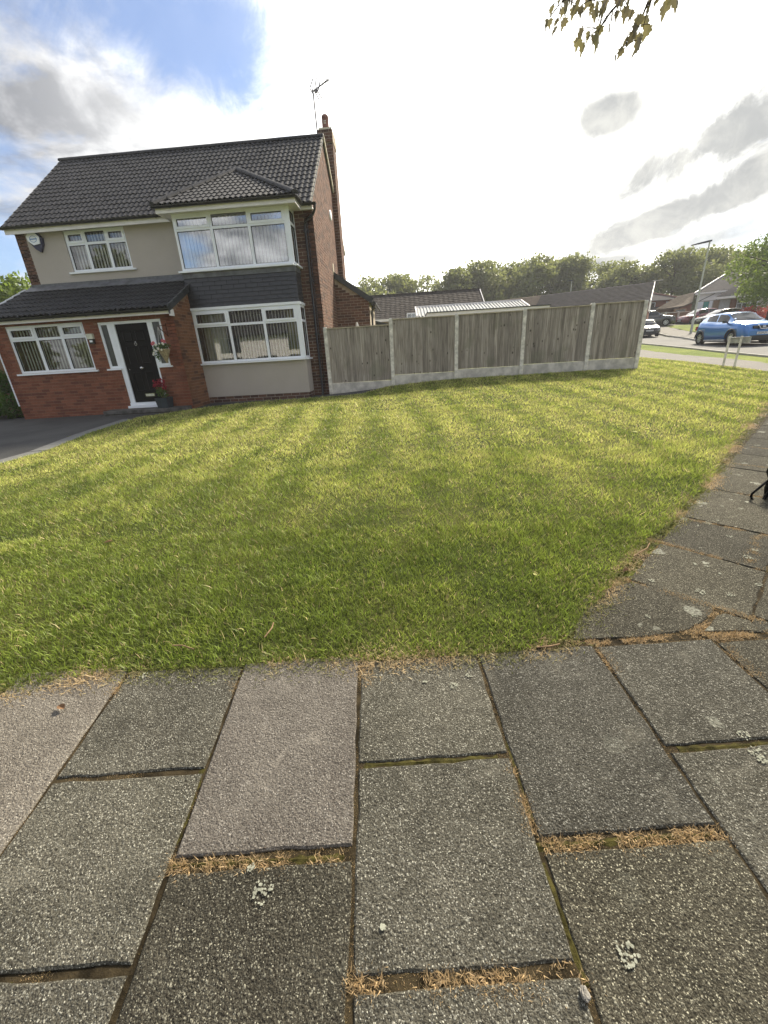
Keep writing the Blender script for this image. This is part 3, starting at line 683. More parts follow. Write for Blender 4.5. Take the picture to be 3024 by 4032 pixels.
o = link('joint_clippings', blades('jc', x, y, .003 + .007 * rng.random(n), np.full(n, .0026), .014 * rng.random(n), cs, False, -.012)); tag(o, 'orange-brown dry clippings lying in the paving joints', 'clippings', None, 'stuff')
# heavier drifts of clippings: arc at the corner, wide joints
DR = [((.78,1.665),(1.1,1.675)),((1.1,1.675),(1.38,1.715)),((1.38,1.72),(1.53,1.79)),((1.53,1.79),(1.60,1.88)),((1.38,1.70),(1.75,1.70)),((1.31,2.185),(1.62,1.93)),((.90,1.63),(.93,1.45)),((1.70,2.68),(1.95,2.44)),((1.75,1.69),(2.6,1.67)),((1.62,1.93),(1.80,1.80)),((1.95,2.44),(2.15,2.27)),((2.15,2.98),(2.5,2.68)),((2.12,2.33),(2.48,2.72)),((2.72,3.56),(3.05,3.26)),((3.3,4.3),(3.6,4.05)),((3.85,4.9),(4.2,4.6)),((1.50,1.66),(1.49,1.3)),((-.24,1.53),(-.23,1.40)),((-.86,1.50),(-.86,1.38)),((-1.44,1.46),(-1.40,1.34)),((1.2,2.17),(1.34,2.2)),((.34,.52),(.40,.50)),((.36,.8),(.34,1.04)),((-.2,.485),(.30,.50)),((-.8,.72),(-.25,.745)),((.36,.79),(.95,.83))]
x, y = along(DR, 4200, .016); n = len(x); k = rng.random(n) < np.clip((fb(x, y, .06, 81) - .38) * 4, 0, 1); x, y = x[k], y[k]; n = len(x)
cs = np.array([.52, .38, .21]) * (.5 + .8 * rng.random(n))[:, None]
o = link('clipping_drifts', blades('cd', x, y, .003 + .012 * rng.random(n), np.full(n, .003), .022 * rng.random(n), cs * (.6 + .7 * rng.random(n))[:, None], False, -.006)); tag(o, 'thick drifts of pale brown clippings curving round the paving corner', 'clippings', None, 'stuff')
# green moss strips in joints (geometry ridge)
mb = MB()
for (a, b) in [((-.225,1.42),(-.175,.79)),((-.85,1.30),(-.80,.78)),((-1.10,.455),(-.80,.470)),((-.80,.722),(-.24,.755)),((-.19,1.045),(.30,1.075)),((.36,.79),(.92,.835)),((.97,1.11),(1.45,1.14)),((.34,1.45),(.37,.85)),((.36,.75),(.40,.5)),((-1.37,.955),(-.86,.985)),((2.11,2.35),(2.49,2.74)),((2.22,2.97),(2.60,2.62)),((2.74,3.56),(3.1,3.23)),((3.36,4.33),(3.7,4.02)),((1.70,2.68),(2.2,2.22)),((3.85,4.62),(4.1,4.4)),((4.9,6.0),(5.1,5.8))]:
    A = Vector(a); B_ = Vector(b); L = (B_ - A).length; n = int(L / .02); d = (B_ - A).normalized(); nn = Vector((-d.y, d.x)); vs = []
    for i in range(n + 1):
        p = A + d * (i * L / n); wd = .011 * (.5 + rng.random()); h = .004 * rng.random() - .006
        for s_, e in ((-1, -.008), (0, h), (1, -.008)): q = p + nn * s_ * wd; vs.append((q.x, q.y, H(q.x, q.y) + e))
    mb.add(vs, [(i * 3 + j, i * 3 + j + 1, i * 3 + j + 4, i * 3 + j + 3) for i in range(n) for j in (0, 1)], moss_m)
o = mb.build('joint_moss'); tag(o, 'green moss growing along the paving joints', 'moss', None, 'stuff')

# ================================================================== HOUSE
YM, YB, YP = 13.12, 12.5, 11.45
XL, XR = -10.93, -2.35
house = thing('house', (-6.6, 13.1, .2), 'two-storey brick and beige-rendered house with dark tiled roof, two-storey bay and lean-to porch', 'house')
def rects(u0, u1, z0, z1, holes):
    us = sorted({u0, u1, *[min(max(h[0], u0), u1) for h in holes], *[min(max(h[1], u0), u1) for h in holes]})
    zs = sorted({z0, z1, *[min(max(h[2], z0), z1) for h in holes], *[min(max(h[3], z0), z1) for h in holes]})
    for a, b in zip(us[:-1], us[1:]):
        run = None
        for c, d in zip(zs[:-1], zs[1:]):
            uc, zc = (a + b) / 2, (c + d) / 2
            if any(h[0] < uc < h[1] and h[2] < zc < h[3] for h in holes):
                if run: yield (a, b, run[0], run[1]); run = None
            else: run = (run[0], d) if run else (c, d)
        if run: yield (a, b, run[0], run[1])
def wall(name, M, u0, u1, z0, z1, holes, mat, thick=.2, out=0.0, parent=house, kind=None):
    mb = MB()
    for a, b, c, d in rects(u0, u1, z0, z1, holes): mb.box((a, out - thick, c), (b, out, d), mat, M)
    return mb.build(name, parent, kind=kind)
BRK = []
def bricks(M, u0, u1, z0, z1, holes, mat, wobj, L=.255, Hc=.0885, j=.010, clip=None, proud=.007, seed=0):
    r = random.Random(seed + int(u0 * 100)); k = 0; z = z0
    while z < z1 - .02:
        zt = min(z + Hc - j, z1); off = (L / 2) * (k % 2); u = u0 - off
        while u < u1:
            a, b = max(u, u0), min(u + L - j, u1); u += L
            if b - a < .03: continue
            segs = [(a, b, z, zt)]
            for h in holes:
                ns = []
                for (p, q, c, d) in segs:
                    if q <= h[0] or p >= h[1] or d <= h[2] or c >= h[3]: ns.append((p, q, c, d)); continue
                    if c < h[2] - .02: ns.append((p, q, c, h[2])); continue
                    if d > h[3] + .02: ns.append((p, q, h[3], d)); continue
                    if h[0] - p > .03: ns.append((p, h[0] - .004, c, d))
                    if q - h[1] > .03: ns.append((h[1] + .004, q, c, d))
                segs = ns
            for sg in segs:
                if clip and not clip(sg): continue
                BRK.append((M, sg, mat, wobj, (r.random(), r.random(), r.random()), proud * (.7 + .6 * r.random())))
        z += Hc; k += 1
CAMP = Vector((0, 0, 1.5))
def finish_bricks(parent, limit=298):
    global BRK
    def score(b):
        M, (a, c, d, e), *_ = b; p = M @ Vector(((a + c) / 2, 0, (d + e) / 2)); n = (M.to_3x3() @ Vector((0, 1, 0))).normalized(); v = CAMP - p
        return (c - a) * (e - d) * max(0, n.dot(v.normalized())) / v.length_squared
    BRK.sort(key=score, reverse=True); cache = {}
    def bx(mb, M, a, b, c, d, mat, pr, col):
        v = [(a, -.002, c), (b, -.002, c), (b, -.002, d), (a, -.002, d), (a + .003, pr, c + .003), (b - .003, pr, c + .003), (b - .003, pr, d - .003), (a + .003, pr, d - .003)]
        mb.add([tuple(M @ Vector(p)) for p in v], [(4, 5, 6, 7), (0, 1, 5, 4), (1, 2, 6, 5), (2, 3, 7, 6), (3, 0, 4, 7)], mat, col)
    rest = {}
    for i, (M, (a, b, c, d), mat, wobj, rc, pr) in enumerate(BRK):
        if i < limit:
            R3 = M.to_3x3().to_4x4(); key = (round(b - a, 3), round(d - c, 3), mat.name, int(rc[0] * 5), int(rc[1] * 3), tuple(round(x, 2) for x in (M.to_3x3() @ Vector((0, 1, 0)))))
            if key not in cache:
                mb = MB(); w_, h_ = b - a, d - c; bx(mb, R3, -w_ / 2, w_ / 2, -h_ / 2, h_ / 2, mat, pr, ((int(rc[0] * 5) + .5) / 5, (int(rc[1] * 3) + .5) / 3, .5)); cache[key] = mb.mesh('brick')
            link('brick', cache[key], wobj, M @ Vector(((a + b) / 2, 0, (c + d) / 2)))
        else: rest.setdefault(wobj.name, (wobj, MB()))[1]; bx(rest[wobj.name][1], M, a, b, c, d, mat, pr, rc)
    for wobj, mb in rest.values(): mb.build('bricks', wobj, kind='stuff')
    BRK = []

def window(M, u0, u1, z0, z1, muls, tz, casem, glass, parent=house, out=.0, dep=.07, ob=.06, mbw=.075, sill=(.06, .06), slats=None, name='window', lab=None):
    mb = MB(); W = white_pvc; o1, o0 = out, out - dep
    mb.box((u0, o0, z0), (u0 + ob, o1, z1), W, M); mb.box((u1 - ob, o0, z0), (u1, o1, z1), W, M)
    mb.box((u0 + ob, o0, z0), (u1 - ob, o1, z0 + ob), W, M); mb.box((u0 + ob, o0, z1 - ob), (u1 - ob, o1, z1), W, M)
    cols_ = []; e = u0 + ob
    for mu in muls: cols_.append((e, mu - mbw / 2)); mb.box((mu - mbw / 2, o0, z0 + ob), (mu + mbw / 2, o1, z1 - ob), W, M); e = mu + mbw / 2
    cols_.append((e, u1 - ob)); panes = []
    for i, (a, b) in enumerate(cols_):
        rows = [(z0 + ob, z1 - ob)]
        if tz: mb.box((a, o0, tz - .032), (b, o1, tz + .032), W, M); rows = [(z0 + ob, tz - .032), (tz + .032, z1 - ob)]
        for j, (c, d) in enumerate(rows):
            if casem and j == len(rows) - 1 and casem[i]:
                t = .045; q = o1 + .018
                mb.box((a - .012, o1 - .03, c - .012), (a + t, q, d + .012), W, M); mb.box((b - t, o1 - .03, c - .012), (b + .012, q, d + .012), W, M)
                mb.box((a + t, o1 - .03, c - .012), (b - t, q, c + t), W, M); mb.box((a + t, o1 - .03, d - t), (b - t, q, d + .012), W, M)
                a2, b2, c2, d2 = a + t, b - t, c + t, d - t
            else: a2, b2, c2, d2 = a, b, c, d
            g = .012; black = dark_pl                                  # thin dark gasket round the glass
            for (p, q_, r_, s_) in ((a2, a2 + g, c2, d2), (b2 - g, b2, c2, d2), (a2 + g, b2 - g, c2, c2 + g), (a2 + g, b2 - g, d2 - g, d2)):
                mb.box((p, o1 - .040, r_), (q_, o1 - .014, s_), black, M)
            panes.append((a2 + g, b2 - g, c2 + g, d2 - g))
    wo = mb.build(name, parent)
    if lab: wo['label'] = lab
    for a, b, c, d in panes:
        pm = MB(); tl = (random.random() - .5) * .004; pm.add([tuple(M @ Vector(p)) for p in ((a, o1 - .030 + tl, c), (b, o1 - .030 - tl, c), (b, o1 - .030 - tl, d), (a, o1 - .030 + tl, d))], [(0, 1, 2, 3)], glass); pm.build('pane', wo)
    if sill:
        sm = MB(); sm.box((u0 - sill[1], o0, z0 - .045), (u1 + sill[1], out + sill[0], z0 - .003), W, M); sm.build('sill', wo)
    if slats:
        st, ang, mt, zb = slats; n = int((u1 - u0 - .1) / st); key = None
        for i in range(n):
            uc = u0 + .08 + st * (i + .5); c_, s_ = math.cos(R(ang)) * .042, math.sin(R(ang)) * .042
            if key is None:
                sb = MB(); vs = []
                for k in (-1, 0, 1): vs += [(k * c_, k * s_ + (.006 if k == 0 else 0), 0), (k * c_, k * s_ + (.006 if k == 0 else 0), z1 - z0 - .08 - zb)]
                R3 = M.to_3x3().to_4x4(); sb.add([tuple(R3 @ Vector(p)) for p in vs], [(0, 2, 3, 1), (2, 4, 5, 3)], mt, smooth=True); key = sb.mesh('blind_slat')
            link('blind_slat', key, wo, M @ Vector((uc + random.uniform(-.006, .006), o0 - .10, z0 + .02 + zb)))
    return wo

MF, MBay, MP = F_FRONT(YM), F_FRONT(YB), F_FRONT(YP)
BX0, BX1 = -6.00, -2.86
# ---- main walls
uw = (-9.50, -7.70, 4.06, 5.085)
bayhole = (BX0 + .12, BX1 - .1, .6, 5.0)
w1 = wall('front_wall', MF, XL, XR, .0, 5.25, [uw, bayhole, (-9.9, -7.0, .5, 2.6)], hmortar_m, .25)
bricks(MF, XL, -10.63, 3.82, 5.1, [], hbrick_m, w1); bricks(MF, BX1, XR, .25, 5.12, [], hbrick_m, w1, seed=3)
rp = MB()
for a, b, c, d in rects(-10.62, BX0 + .02, 3.825, 5.12, [uw]): rp.box((a, -.01, c), (b, .022, d), render_m, MF)
rp.build('render_panel', house)
g_holes = []
MG = F_RIGHT(XR)
w2 = wall('gable_wall', MG, YM, 19.2, 0, 5.25, [], hmortar_m, .25)
YR, ZR = 16.1, 7.79; zs = lambda y: 5.23 + .7926 * (y - 12.87) if y < YR else 5.23 + .7926 * (19.33 - y)
gb = MB(); gb.prism([(YM, 5.25), (YM, zs(YM) - .08), (YR, ZR - .08), (19.2, zs(19.2) - .08), (19.2, 5.25)], -.25, 0, hmortar_m, Matrix(((0, 0, 1, XR), (1, 0, 0, 0), (0, 1, 0, 0), (0, 0, 0, 1))))
gbo = gb.build('gable_peak', house)
gb = MB(); gb.prism([(YM, 5.25), (YM, zs(YM) - .08), (YR, ZR - .08), (19.2, zs(19.2) - .08), (19.2, 5.25)], 0, .25, hmortar_m, Matrix(((0, 0, 1, XL), (1, 0, 0, 0), (0, 1, 0, 0), (0, 0, 0, 1)))); gb.build('gable_peak', house)
bricks(MG, YM, 19.2, .25, 7.7, [], hbrick_m, w2, clip=lambda s: s[3] < zs((s[0] + s[1]) / 2) - .12, seed=9)
wb = MB(); wb.box((XL, YM, 0), (XL + .25, 19.2, 5.25), hmortar_m); wb.box((XL, 18.95, 0), (XR, 19.2, 5.25), hmortar_m); wb.box((XL + .25, YM + .05, 2.9), (XR - .25, 18.95, 3.1), dark_in); wb.box((XL + .25, 15.6, .3), (XR - .25, 15.7, 5.2), dark_in); wb.box((XL + .2, YM, .1), (XR - .2, 18.95, .25), dark_in); wb.build('rear_wall', house)
# ---- porch
lw = (-10.70, -8.50, 1.41, 2.61)
dh = [(-8.10, -7.80, 1.38, 2.566), (-7.80, -6.70, .30, 2.566), (-6.70, -6.36, 1.38, 2.566)]
PX0, PX1 = -11.09, -5.99
w3 = wall('porch_wall', MP, PX0, PX1, .0, 2.72, [lw] + dh, pmortar_m, .22)
bricks(MP, PX0, PX1, .17, 2.66, [lw] + dh, pbrick_m, w3, L=.232, Hc=.081, seed=21)
MPS = F_RIGHT(PX1)
sideb = MB(); psl = lambda y: 2.80 + .4635 * (y - 11.18)
sideb.prism([(YP, 0), (YP, psl(YP) - .14), (12.52, psl(12.52) - .14), (12.52, 0)], -.22, -.0, smortar_m, Matrix(((0, 0, 1, PX1), (1, 0, 0, 0), (0, 1, 0, 0), (0, 0, 0, 1))))
w4 = sideb.build('porch_side_wall', house)
bricks(MPS, YP, 12.5, .17, 3.3, [], sbrick_m, w4, L=.232, Hc=.081, clip=lambda s: s[3] < psl(s[0]) - .12, seed=33)
sb = MB(); sb.prism([(YP, 0), (YP, 2.75), (YM, psl(YM) - .14), (YM, 0)], 0, .2, pmortar_m, Matrix(((0, 0, 1, PX0), (1, 0, 0, 0), (0, 1, 0, 0), (0, 0, 0, 1)))); sb.build('porch_side_wall', house)
tr = MB(); tr.box((PX0 - .035, YP - .02, .55), (PX0 - .003, YP + .10, 2.72), white_pvc); tr.build('corner_trim', house)
# ---- windows
window(MP, *lw[:2], *lw[2:], [-9.93, -9.20], 2.265, [1, 0, 1], glass_m, out=-.03, sill=(.10, .08), slats=(.092, 30, dkblind_m, 0), lab='ground floor porch window with beige blinds')
window(MF, *uw[:2], *uw[2:], [-8.92, -8.285], 4.75, [1, 0, 1], glass_m, out=-.01, sill=(.10, .10), slats=(.092, 30, blind_m, 0), lab='small upstairs window')
wl = window(MBay, BX0 + .02, BX1 - .085, 1.39, 2.79, [-4.955, -3.93], 2.387, [1, 0, 1], glass_m, out=.0, sill=(.10, .06), slats=(.089, 52, blind_m, 0), lab='ground floor bay window with open vertical blinds')
wu = window(MBay, BX0 + .02, BX1 - .085, 3.77, 5.07, [-4.97, -3.95], 4.72, [1, 0, 1], glassb_m, out=.0, sill=(.10, .08), slats=(.098, 24, blind_m, 0), lab='upstairs bay window reflecting the sky')
MBS = F_RIGHT(BX1)
for z0, z1, tz in ((1.39, 2.79, 2.387), (3.77, 5.07, 4.72)):
    window(MBS, YB + .02, YM - .02, z0, z1, [], tz, None, glass_m, out=.0, sill=(.08, .02), name='side_window')
    p = MB(); p.box((BX1 - .085, YB - .012, z0 - .0), (BX1 + .012, YB + .02, z1), white_pvc); p.build('corner_post', house)
# curtains inside the lower bay
for cx0, cx1, mt in ((-5.85, -5.2, dkblind_m), (-3.35, -3.0, simple('olive_curtain', (.36, .34, .17), .9, .1))):
    cb = MB(); n = int((cx1 - cx0) / .02); vs = []
    for i in range(n + 1):
        x_ = cx0 + (cx1 - cx0) * i / n; y_ = YB + .28 + .03 * math.sin(i * .9) + .01 * math.sin(i * 2.3); vs += [(x_, y_, 1.35), (x_, y_, 2.8)]
    cb.add(vs, [(2 * i, 2 * i + 2, 2 * i + 3, 2 * i + 1) for i in range(n)], mt, smooth=True); cb.build('curtain', wl)
# ---- bay body
b1 = MB(); b1.box((BX0, YB, .425), (BX1, YB + .1, 1.345), render_m); b1.box((BX1 - .1, YB + .1, .425), (BX1, YM, 1.345), render_m); b1.box((BX0, YB + .1, .425), (BX0 + .1, YM, 1.345), render_m)
b1.build('bay_render', house)
b2 = MB(); b2.box((BX0 + .02, YB + .02, .05), (BX1 - .02, YM, .425), hmortar_m); wp = b2.build('bay_plinth', house)
bricks(F_FRONT(YB + .02), BX0 + .02, BX1 - .02, .17, .42, [], hbrick_m, wp, seed=41); bricks(F_RIGHT(BX1 - .02), YB + .02, YM, .17, .42, [], hbrick_m, wp, seed=42)
b3 = MB(); b3.box((BX0, YB + .03, 2.86), (BX1 - .03, YM, 3.72), dark_trim); clad = b3.build('slate_hanging', house)
b4 = MB(); b4.box((BX0 - .0, YB - .03, 2.792), (BX1 + .03, YB + .1, 2.86), white_pvc); b4.box((BX1 - .07, YB + .1, 2.792), (BX1 + .03, YM, 2.86), white_pvc); b4.build('window_head_trim', house)
b5 = MB(); b5.box((BX0 + .01, YB + .0, 5.07), (BX1, YM, 5.12), white_pvc); b5.box((BX0 + .0, YB + .1, 3.72), (BX0 + .06, YM, 5.1), white_pvc); b5.box((BX0 + .1, YB + .25, 3.55), (BX1 - .1, YM + .1, 3.7), dark_in); b5.build('bay_frame', house)
sm_cache = {}
def slates(M, u0, u1, z0, z1, rows, wdt, parent, seed):
    r = random.Random(seed); g = (z1 - z0) / rows
    for k in range(rows):
        u = u0 - (wdt / 2) * (k % 2)
        while u < u1 - .01:
            a, b = max(u, u0), min(u + wdt - .005, u1); u += wdt
            if b - a < .03: continue
            mb = MB(); t = .012; z = z0 + g * k; top = z + g + .03; o_b = .034; o_t = .010
            v = [(a, o_b - t, z), (b, o_b - t, z), (b, o_t - t, top), (a, o_t - t, top), (a, o_b, z), (b, o_b, z), (b, o_t, top), (a, o_t, top)]
            dz = r.uniform(-.003, .003); v = [(p[0], p[1] + r.uniform(-.001, .001), p[2] + dz) for p in v]
            mb.add([tuple(M @ Vector(p)) for p in v], [(0, 3, 2, 1), (4, 5, 6, 7), (0, 1, 5, 4), (1, 2, 6, 5), (3, 0, 4, 7)], slate_m)
            mb.build('slate', parent, org=M @ Vector(((a + b) / 2, 0, z)))
slates(F_FRONT(YB + .03), BX0, BX1 + .0, 2.865, 3.60, 7, .34, clad, 1); slates(F_RIGHT(BX1 - .03), YB, YM, 2.865, 3.60, 7, .31, clad, 2)
fl = MB(); fl.box((BX0 - .01, YB - .012, 3.595), (BX1 + .012, YB + .03, 3.722), lead_m); fl.box((BX1 - .03, YB + .03, 3.595), (BX1 + .012, YM, 3.722), lead_m); fl.build('lead_flashing', house)
# ---- roofs
def tile_mesh(wd, g, mat, cols=2, amp=.026):
    n = 7 * cols; L = g + .05; us = [wd * i / n for i in range(n + 1)]
    h = [amp * (.5 - .5 * math.cos(2 * math.pi * cols * i / n)) ** .8 for i in range(n + 1)]
    hi = .024; V = [(u, 0, hi + hh) for u, hh in zip(us, h)] + [(u, L, hh) for u, hh in zip(us, h)] + [(u, .002, hi + hh - .022) for u, hh in zip(us, h)]
    N = n + 1; F = [(i, i + 1, N + i + 1, N + i) for i in range(n)] + [(2 * N + i, 2 * N + i + 1, i + 1, i) for i in range(n)]
    F += [(0, N, 2 * N)]; F += [(n, 2 * N + n, N + n)]
    return V, F
def slope_frame(o, u, v):
    u = Vector(u).normalized(); v = Vector(v).normalized(); n = u.cross(v); o = Vector(o)
    return Matrix(((u.x, v.x, n.x, o.x), (u.y, v.y, n.y, o.y), (u.z, v.z, n.z, o.z), (0, 0, 0, 1)))
TIL = []
def tile_slope(M, width, length, cols_, rows, mat, parent, keep=None, clip=None, amp=.028):
    wd, g = width / cols_, length / rows; V, F = tile_mesh(wd, g, mat, amp=amp)
    for r_ in range(rows):
        for c_ in range(cols_):
            if keep and not keep((c_ + .5) * wd, (r_ + .5) * g): continue
            TIL.append((M, c_ * wd, r_ * g, V, F, mat, parent, clip, (wd, g)))
def finish_tiles(limit=298):
    def score(t): p = t[0] @ Vector((t[1], t[2], 0)); return -(CAMP - p).length * (1.0 if t[7] is None else .9)
    TIL.sort(key=score, reverse=True); cache = {}; rest = {}
    for i, (M, a, b, V, F, mat, par, clip, sz) in enumerate(TIL):
        jig = (random.uniform(-.002, .002), random.uniform(-.004, .004), random.uniform(-.002, .003))
        if clip:
            bm = bmesh.new(); vs = [bm.verts.new((v[0] + a, v[1] + b, v[2])) for v in V]
            for f in F: bm.faces.new([vs[k] for k in f])
            for co, no in clip: bmesh.ops.bisect_plane(bm, geom=bm.verts[:] + bm.edges[:] + bm.faces[:], plane_co=co, plane_no=no, clear_outer=True)
            bm.verts.index_update(); VV = [tuple(v.co) for v in bm.verts]; FF = [[v.index for v in f.verts] for f in bm.faces]; bm.free()
            if not FF: continue
            if i < limit:
                mb = MB(); mb.add([tuple(M @ Vector(v)) for v in VV], FF, mat, smooth=False); mb.build('tile', par, org=M @ Vector((a, b, 0))); continue
            rest.setdefault(par.name, (par, MB()))[1].add([tuple(M @ Vector(v)) for v in VV], FF, mat); continue
        if i < limit:
            key = (mat.name, sz, tuple(round(x, 3) for x in M.to_3x3().col[1]))
            if key not in cache:
                mb = MB(); R3 = M.to_3x3().to_4x4(); mb.add([tuple(R3 @ Vector(v)) for v in V], F, mat); cache[key] = mb.mesh('tile')
            link('tile', cache[key], par, M @ Vector((a + jig[0], b + jig[1], jig[2])))
        else:
            rest.setdefault(par.name, (par, MB()))[1].add([tuple(M @ Vector((v[0] + a + jig[0], v[1] + b + jig[1], v[2] + jig[2]))) for v in V], F, mat)
    for par, mb in rest.values(): mb.build('tiles', par, kind='stuff')
    TIL.clear()
RX0, RX1, YE, ZE = -11.0, -2.28, 12.80, 5.175
sl_main = Vector((0, YR - YE, ZR - ZE)); LM = sl_main.length
rd = MB(); dz = Vector((0, 0, -.05))
def slab4(mb, P, t, mat):
    P = [Vector(p) for p in P]; n = (P[1] - P[0]).cross(P[2] - P[0]).normalized() * -t; Q = [p + n for p in P]; k = len(P)
    mb.add([tuple(p) for p in P + Q], [tuple(range(k)), tuple(range(2 * k - 1, k - 1, -1))] + [(i, k + i, k + (i + 1) % k, (i + 1) % k) for i in range(k)], mat)
slab4(rd, [(RX0 + .02, YE + .05, ZE + .02), (RX1 - .02, YE + .05, ZE + .02), (RX1 - .02, YR, ZR - .02), (RX0 + .02, YR, ZR - .02)], .05, dark_trim)
slab4(rd, [(RX1 - .02, 19.4, ZE + .02), (RX0 + .02, 19.4, ZE + .02), (RX0 + .02, YR, ZR - .02), (RX1 - .02, YR, ZR - .02)], .05, dark_trim)
roof = rd.build('roof', house)
tile_slope(slope_frame((RX0, YE, ZE), (1, 0, 0), sl_main), RX1 - RX0, LM, 30, 16, roof_m, roof)
rear = MB(); 
for r_ in range(16):
    t0, t1 = r_ / 16, (r_ + 1.1) / 16; y0, y1 = 19.4 + (YR - 19.4) * t0, 19.4 + (YR - 19.4) * min(1, t1); z0, z1 = ZE + (ZR - ZE) * t0, ZE + (ZR - ZE) * min(1, t1)
    slab4(rear, [(RX1, y0, z0 + .05), (RX0, y0, z0 + .05), (RX0, y1, z1 + .03), (RX1, y1, z1 + .03)], .02, roof_m)
rear.build('rear_tiles', roof)
for i in range(19):
    a = RX0 - .01 + i * (RX1 - RX0 + .02) / 19; b = a + (RX1 - RX0 + .02) / 19 - .006; mb = MB(); vs = []
    for x_ in (a, b):
        for k in range(9): t = math.pi * k / 8; vs.append((x_, YR + .13 * math.cos(t), ZR - .03 + .10 * math.sin(t) + random.uniform(-.001, .001)))
    mb.add(vs, [(k, k + 1, 10 + k, 9 + k) for k in range(8)] + [tuple(range(9)), tuple(range(17, 8, -1))], cream_m if False else roof_m, smooth=False); mb.build('ridge_tile', roof)
for X_, s_ in ((RX1 - .02, 1), (RX0 + .02, -1)):                      # pale mortar-bedded verges
    for y0, z0 in ((YE, ZE), (19.4, ZE)):
        vg = MB(); slab4(vg, [(X_, y0, z0 - .06), (X_, y0, z0 + .035), (X_, YR, ZR + .035), (X_, YR, ZR - .06)][::1 if s_ > 0 else -1], -.035 * 1, cream_m); vg.build('verge', house)
# bay hip roof
EX0, EX1, EY, EZ = -6.25, -2.56, 12.14, 5.19
AP = Vector((-4.70, 14.61, 6.60)); L0 = Vector((EX0, EY, EZ)); R0 = Vector((EX1, EY, EZ))
hd = MB(); slab4(hd, [L0, R0, AP], .04, dark_trim); slab4(hd, [L0, AP, (EX0, 12.95, 5.30)], .04, roof_m); slab4(hd, [R0, (EX1, 12.95, 5.30), AP], .04, roof_m)
broof = hd.build('bay_roof', house)
Mh = slope_frame(L0, (1, 0, 0), Vector((0, AP.y - EY, AP.z - EZ))); lenh = Vector((0, AP.y - EY, AP.z - EZ)).length; ax = AP.x - EX0
W_ = EX1 - EX0
def tri_keep(u, v):
    t = v / lenh; return ax * t - .3 < u < W_ - (W_ - ax) * t + .3
nl = Vector((-lenh, ax, 0)).normalized(); nr = Vector((lenh, W_ - ax, 0)).normalized()
tile_slope(Mh, W_, lenh, 13, 10, roof_m, broof, keep=tri_keep, clip=[((0, 0, 0), nl), ((W_, 0, 0), nr)])
for A in (L0, R0):
    n = 7
    for i in range(n):
        p = A.lerp(AP, i / n) + Vector((0, 0, .035)); q = A.lerp(AP, (i + .985) / n) + Vector((0, 0, .045)); d = (q - p).normalized(); sd = d.cross(Vector((0, 0, 1))).normalized(); upv = sd.cross(d)
        mb = MB(); vs = []
        for e, rr in ((p, .105), (q, .095)):
            for k in range(9): t = math.pi * k / 8; vs.append(tuple(e + sd * rr * math.cos(t) + upv * (rr * .75 * math.sin(t) - .02)))
        mb.add(vs, [(k, k + 1, 10 + k, 9 + k) for k in range(8)] + [tuple(range(9)), tuple(range(17, 8, -1))], roof_m, smooth=False); mb.build('hip_tile', broof)
# porch roof
PE, PZ = 11.18, 2.785; PT, PTZ = 13.1, PZ + .4635 * (13.1 - 11.18)
pd_ = MB(); slab4(pd_, [(-11.12, PE + .04, PZ), (-5.92, PE + .04, PZ), (-5.92, 12.49, psl(12.49) - .03), (-11.12, 12.49, psl(12.49) - .03)], .06, dark_trim); slab4(pd_, [(-11.12, 12.49, psl(12.49) - .03), (-6.02, 12.49, psl(12.49) - .03), (-6.02, PT, PTZ - .03), (-11.12, PT, PTZ - .03)], .06, dark_trim)
proof = pd_.build('porch_roof', house)
lenp = math.hypot(PT - PE, PTZ - PZ)
tile_slope(slope_frame((-11.13, PE, PZ), (1, 0, 0), (0, PT - PE, PTZ - PZ)), 5.22, lenp, 18, 7, proof_m, proof, amp=.036)
vb = MB(); slab4(vb, [(-5.905, PE - .02, PZ - .10), (-5.905, 12.60, psl(12.60) - .13), (-5.905, 12.60, psl(12.60) + .045), (-5.905, PE - .02, PZ + .06)], .03, dark_trim); vb.build('bargeboard', house, label='dark right-hand bargeboard of the porch roof')
for i in range(7):
    t0, t1 = i / 7, (i + .85) / 7; y0, y1 = PE + (PT - PE) * t0, PE + (PT - PE) * t1
    if y1 < 12.7:
        mb = MB(); slab4(mb, [(-5.868, y0, psl(y0) - .0), (-5.868, y1, psl(y1) - .0), (-5.868, y1, psl(y1) + .055), (-5.868, y0, psl(y0) + .07)], .03, dark_trim); mb.build('verge_cap', proof)
    mb = MB(); slab4(mb, [(-11.17, y0, psl(y0) + .05), (-11.10, y0, psl(y0) + .07), (-11.10, y1, psl(y1) + .055), (-11.17, y1, psl(y1) + .04)], .05, white_pvc); mb.build('verge_cap', proof)
ld = MB(); ld.box((XL, YM - .022, PTZ - .02), (BX0 + .0, YM, 3.822), lead_m)
slab4(ld, [(XL - .05, YM - .30, psl(YM - .30) + .055), (BX0, YM - .30, psl(YM - .30) + .055), (BX0, YM - .01, psl(YM) + .075), (XL - .05, YM - .01, psl(YM) + .075)], .02, lead_m)
ld.build('lead_flashing', house)
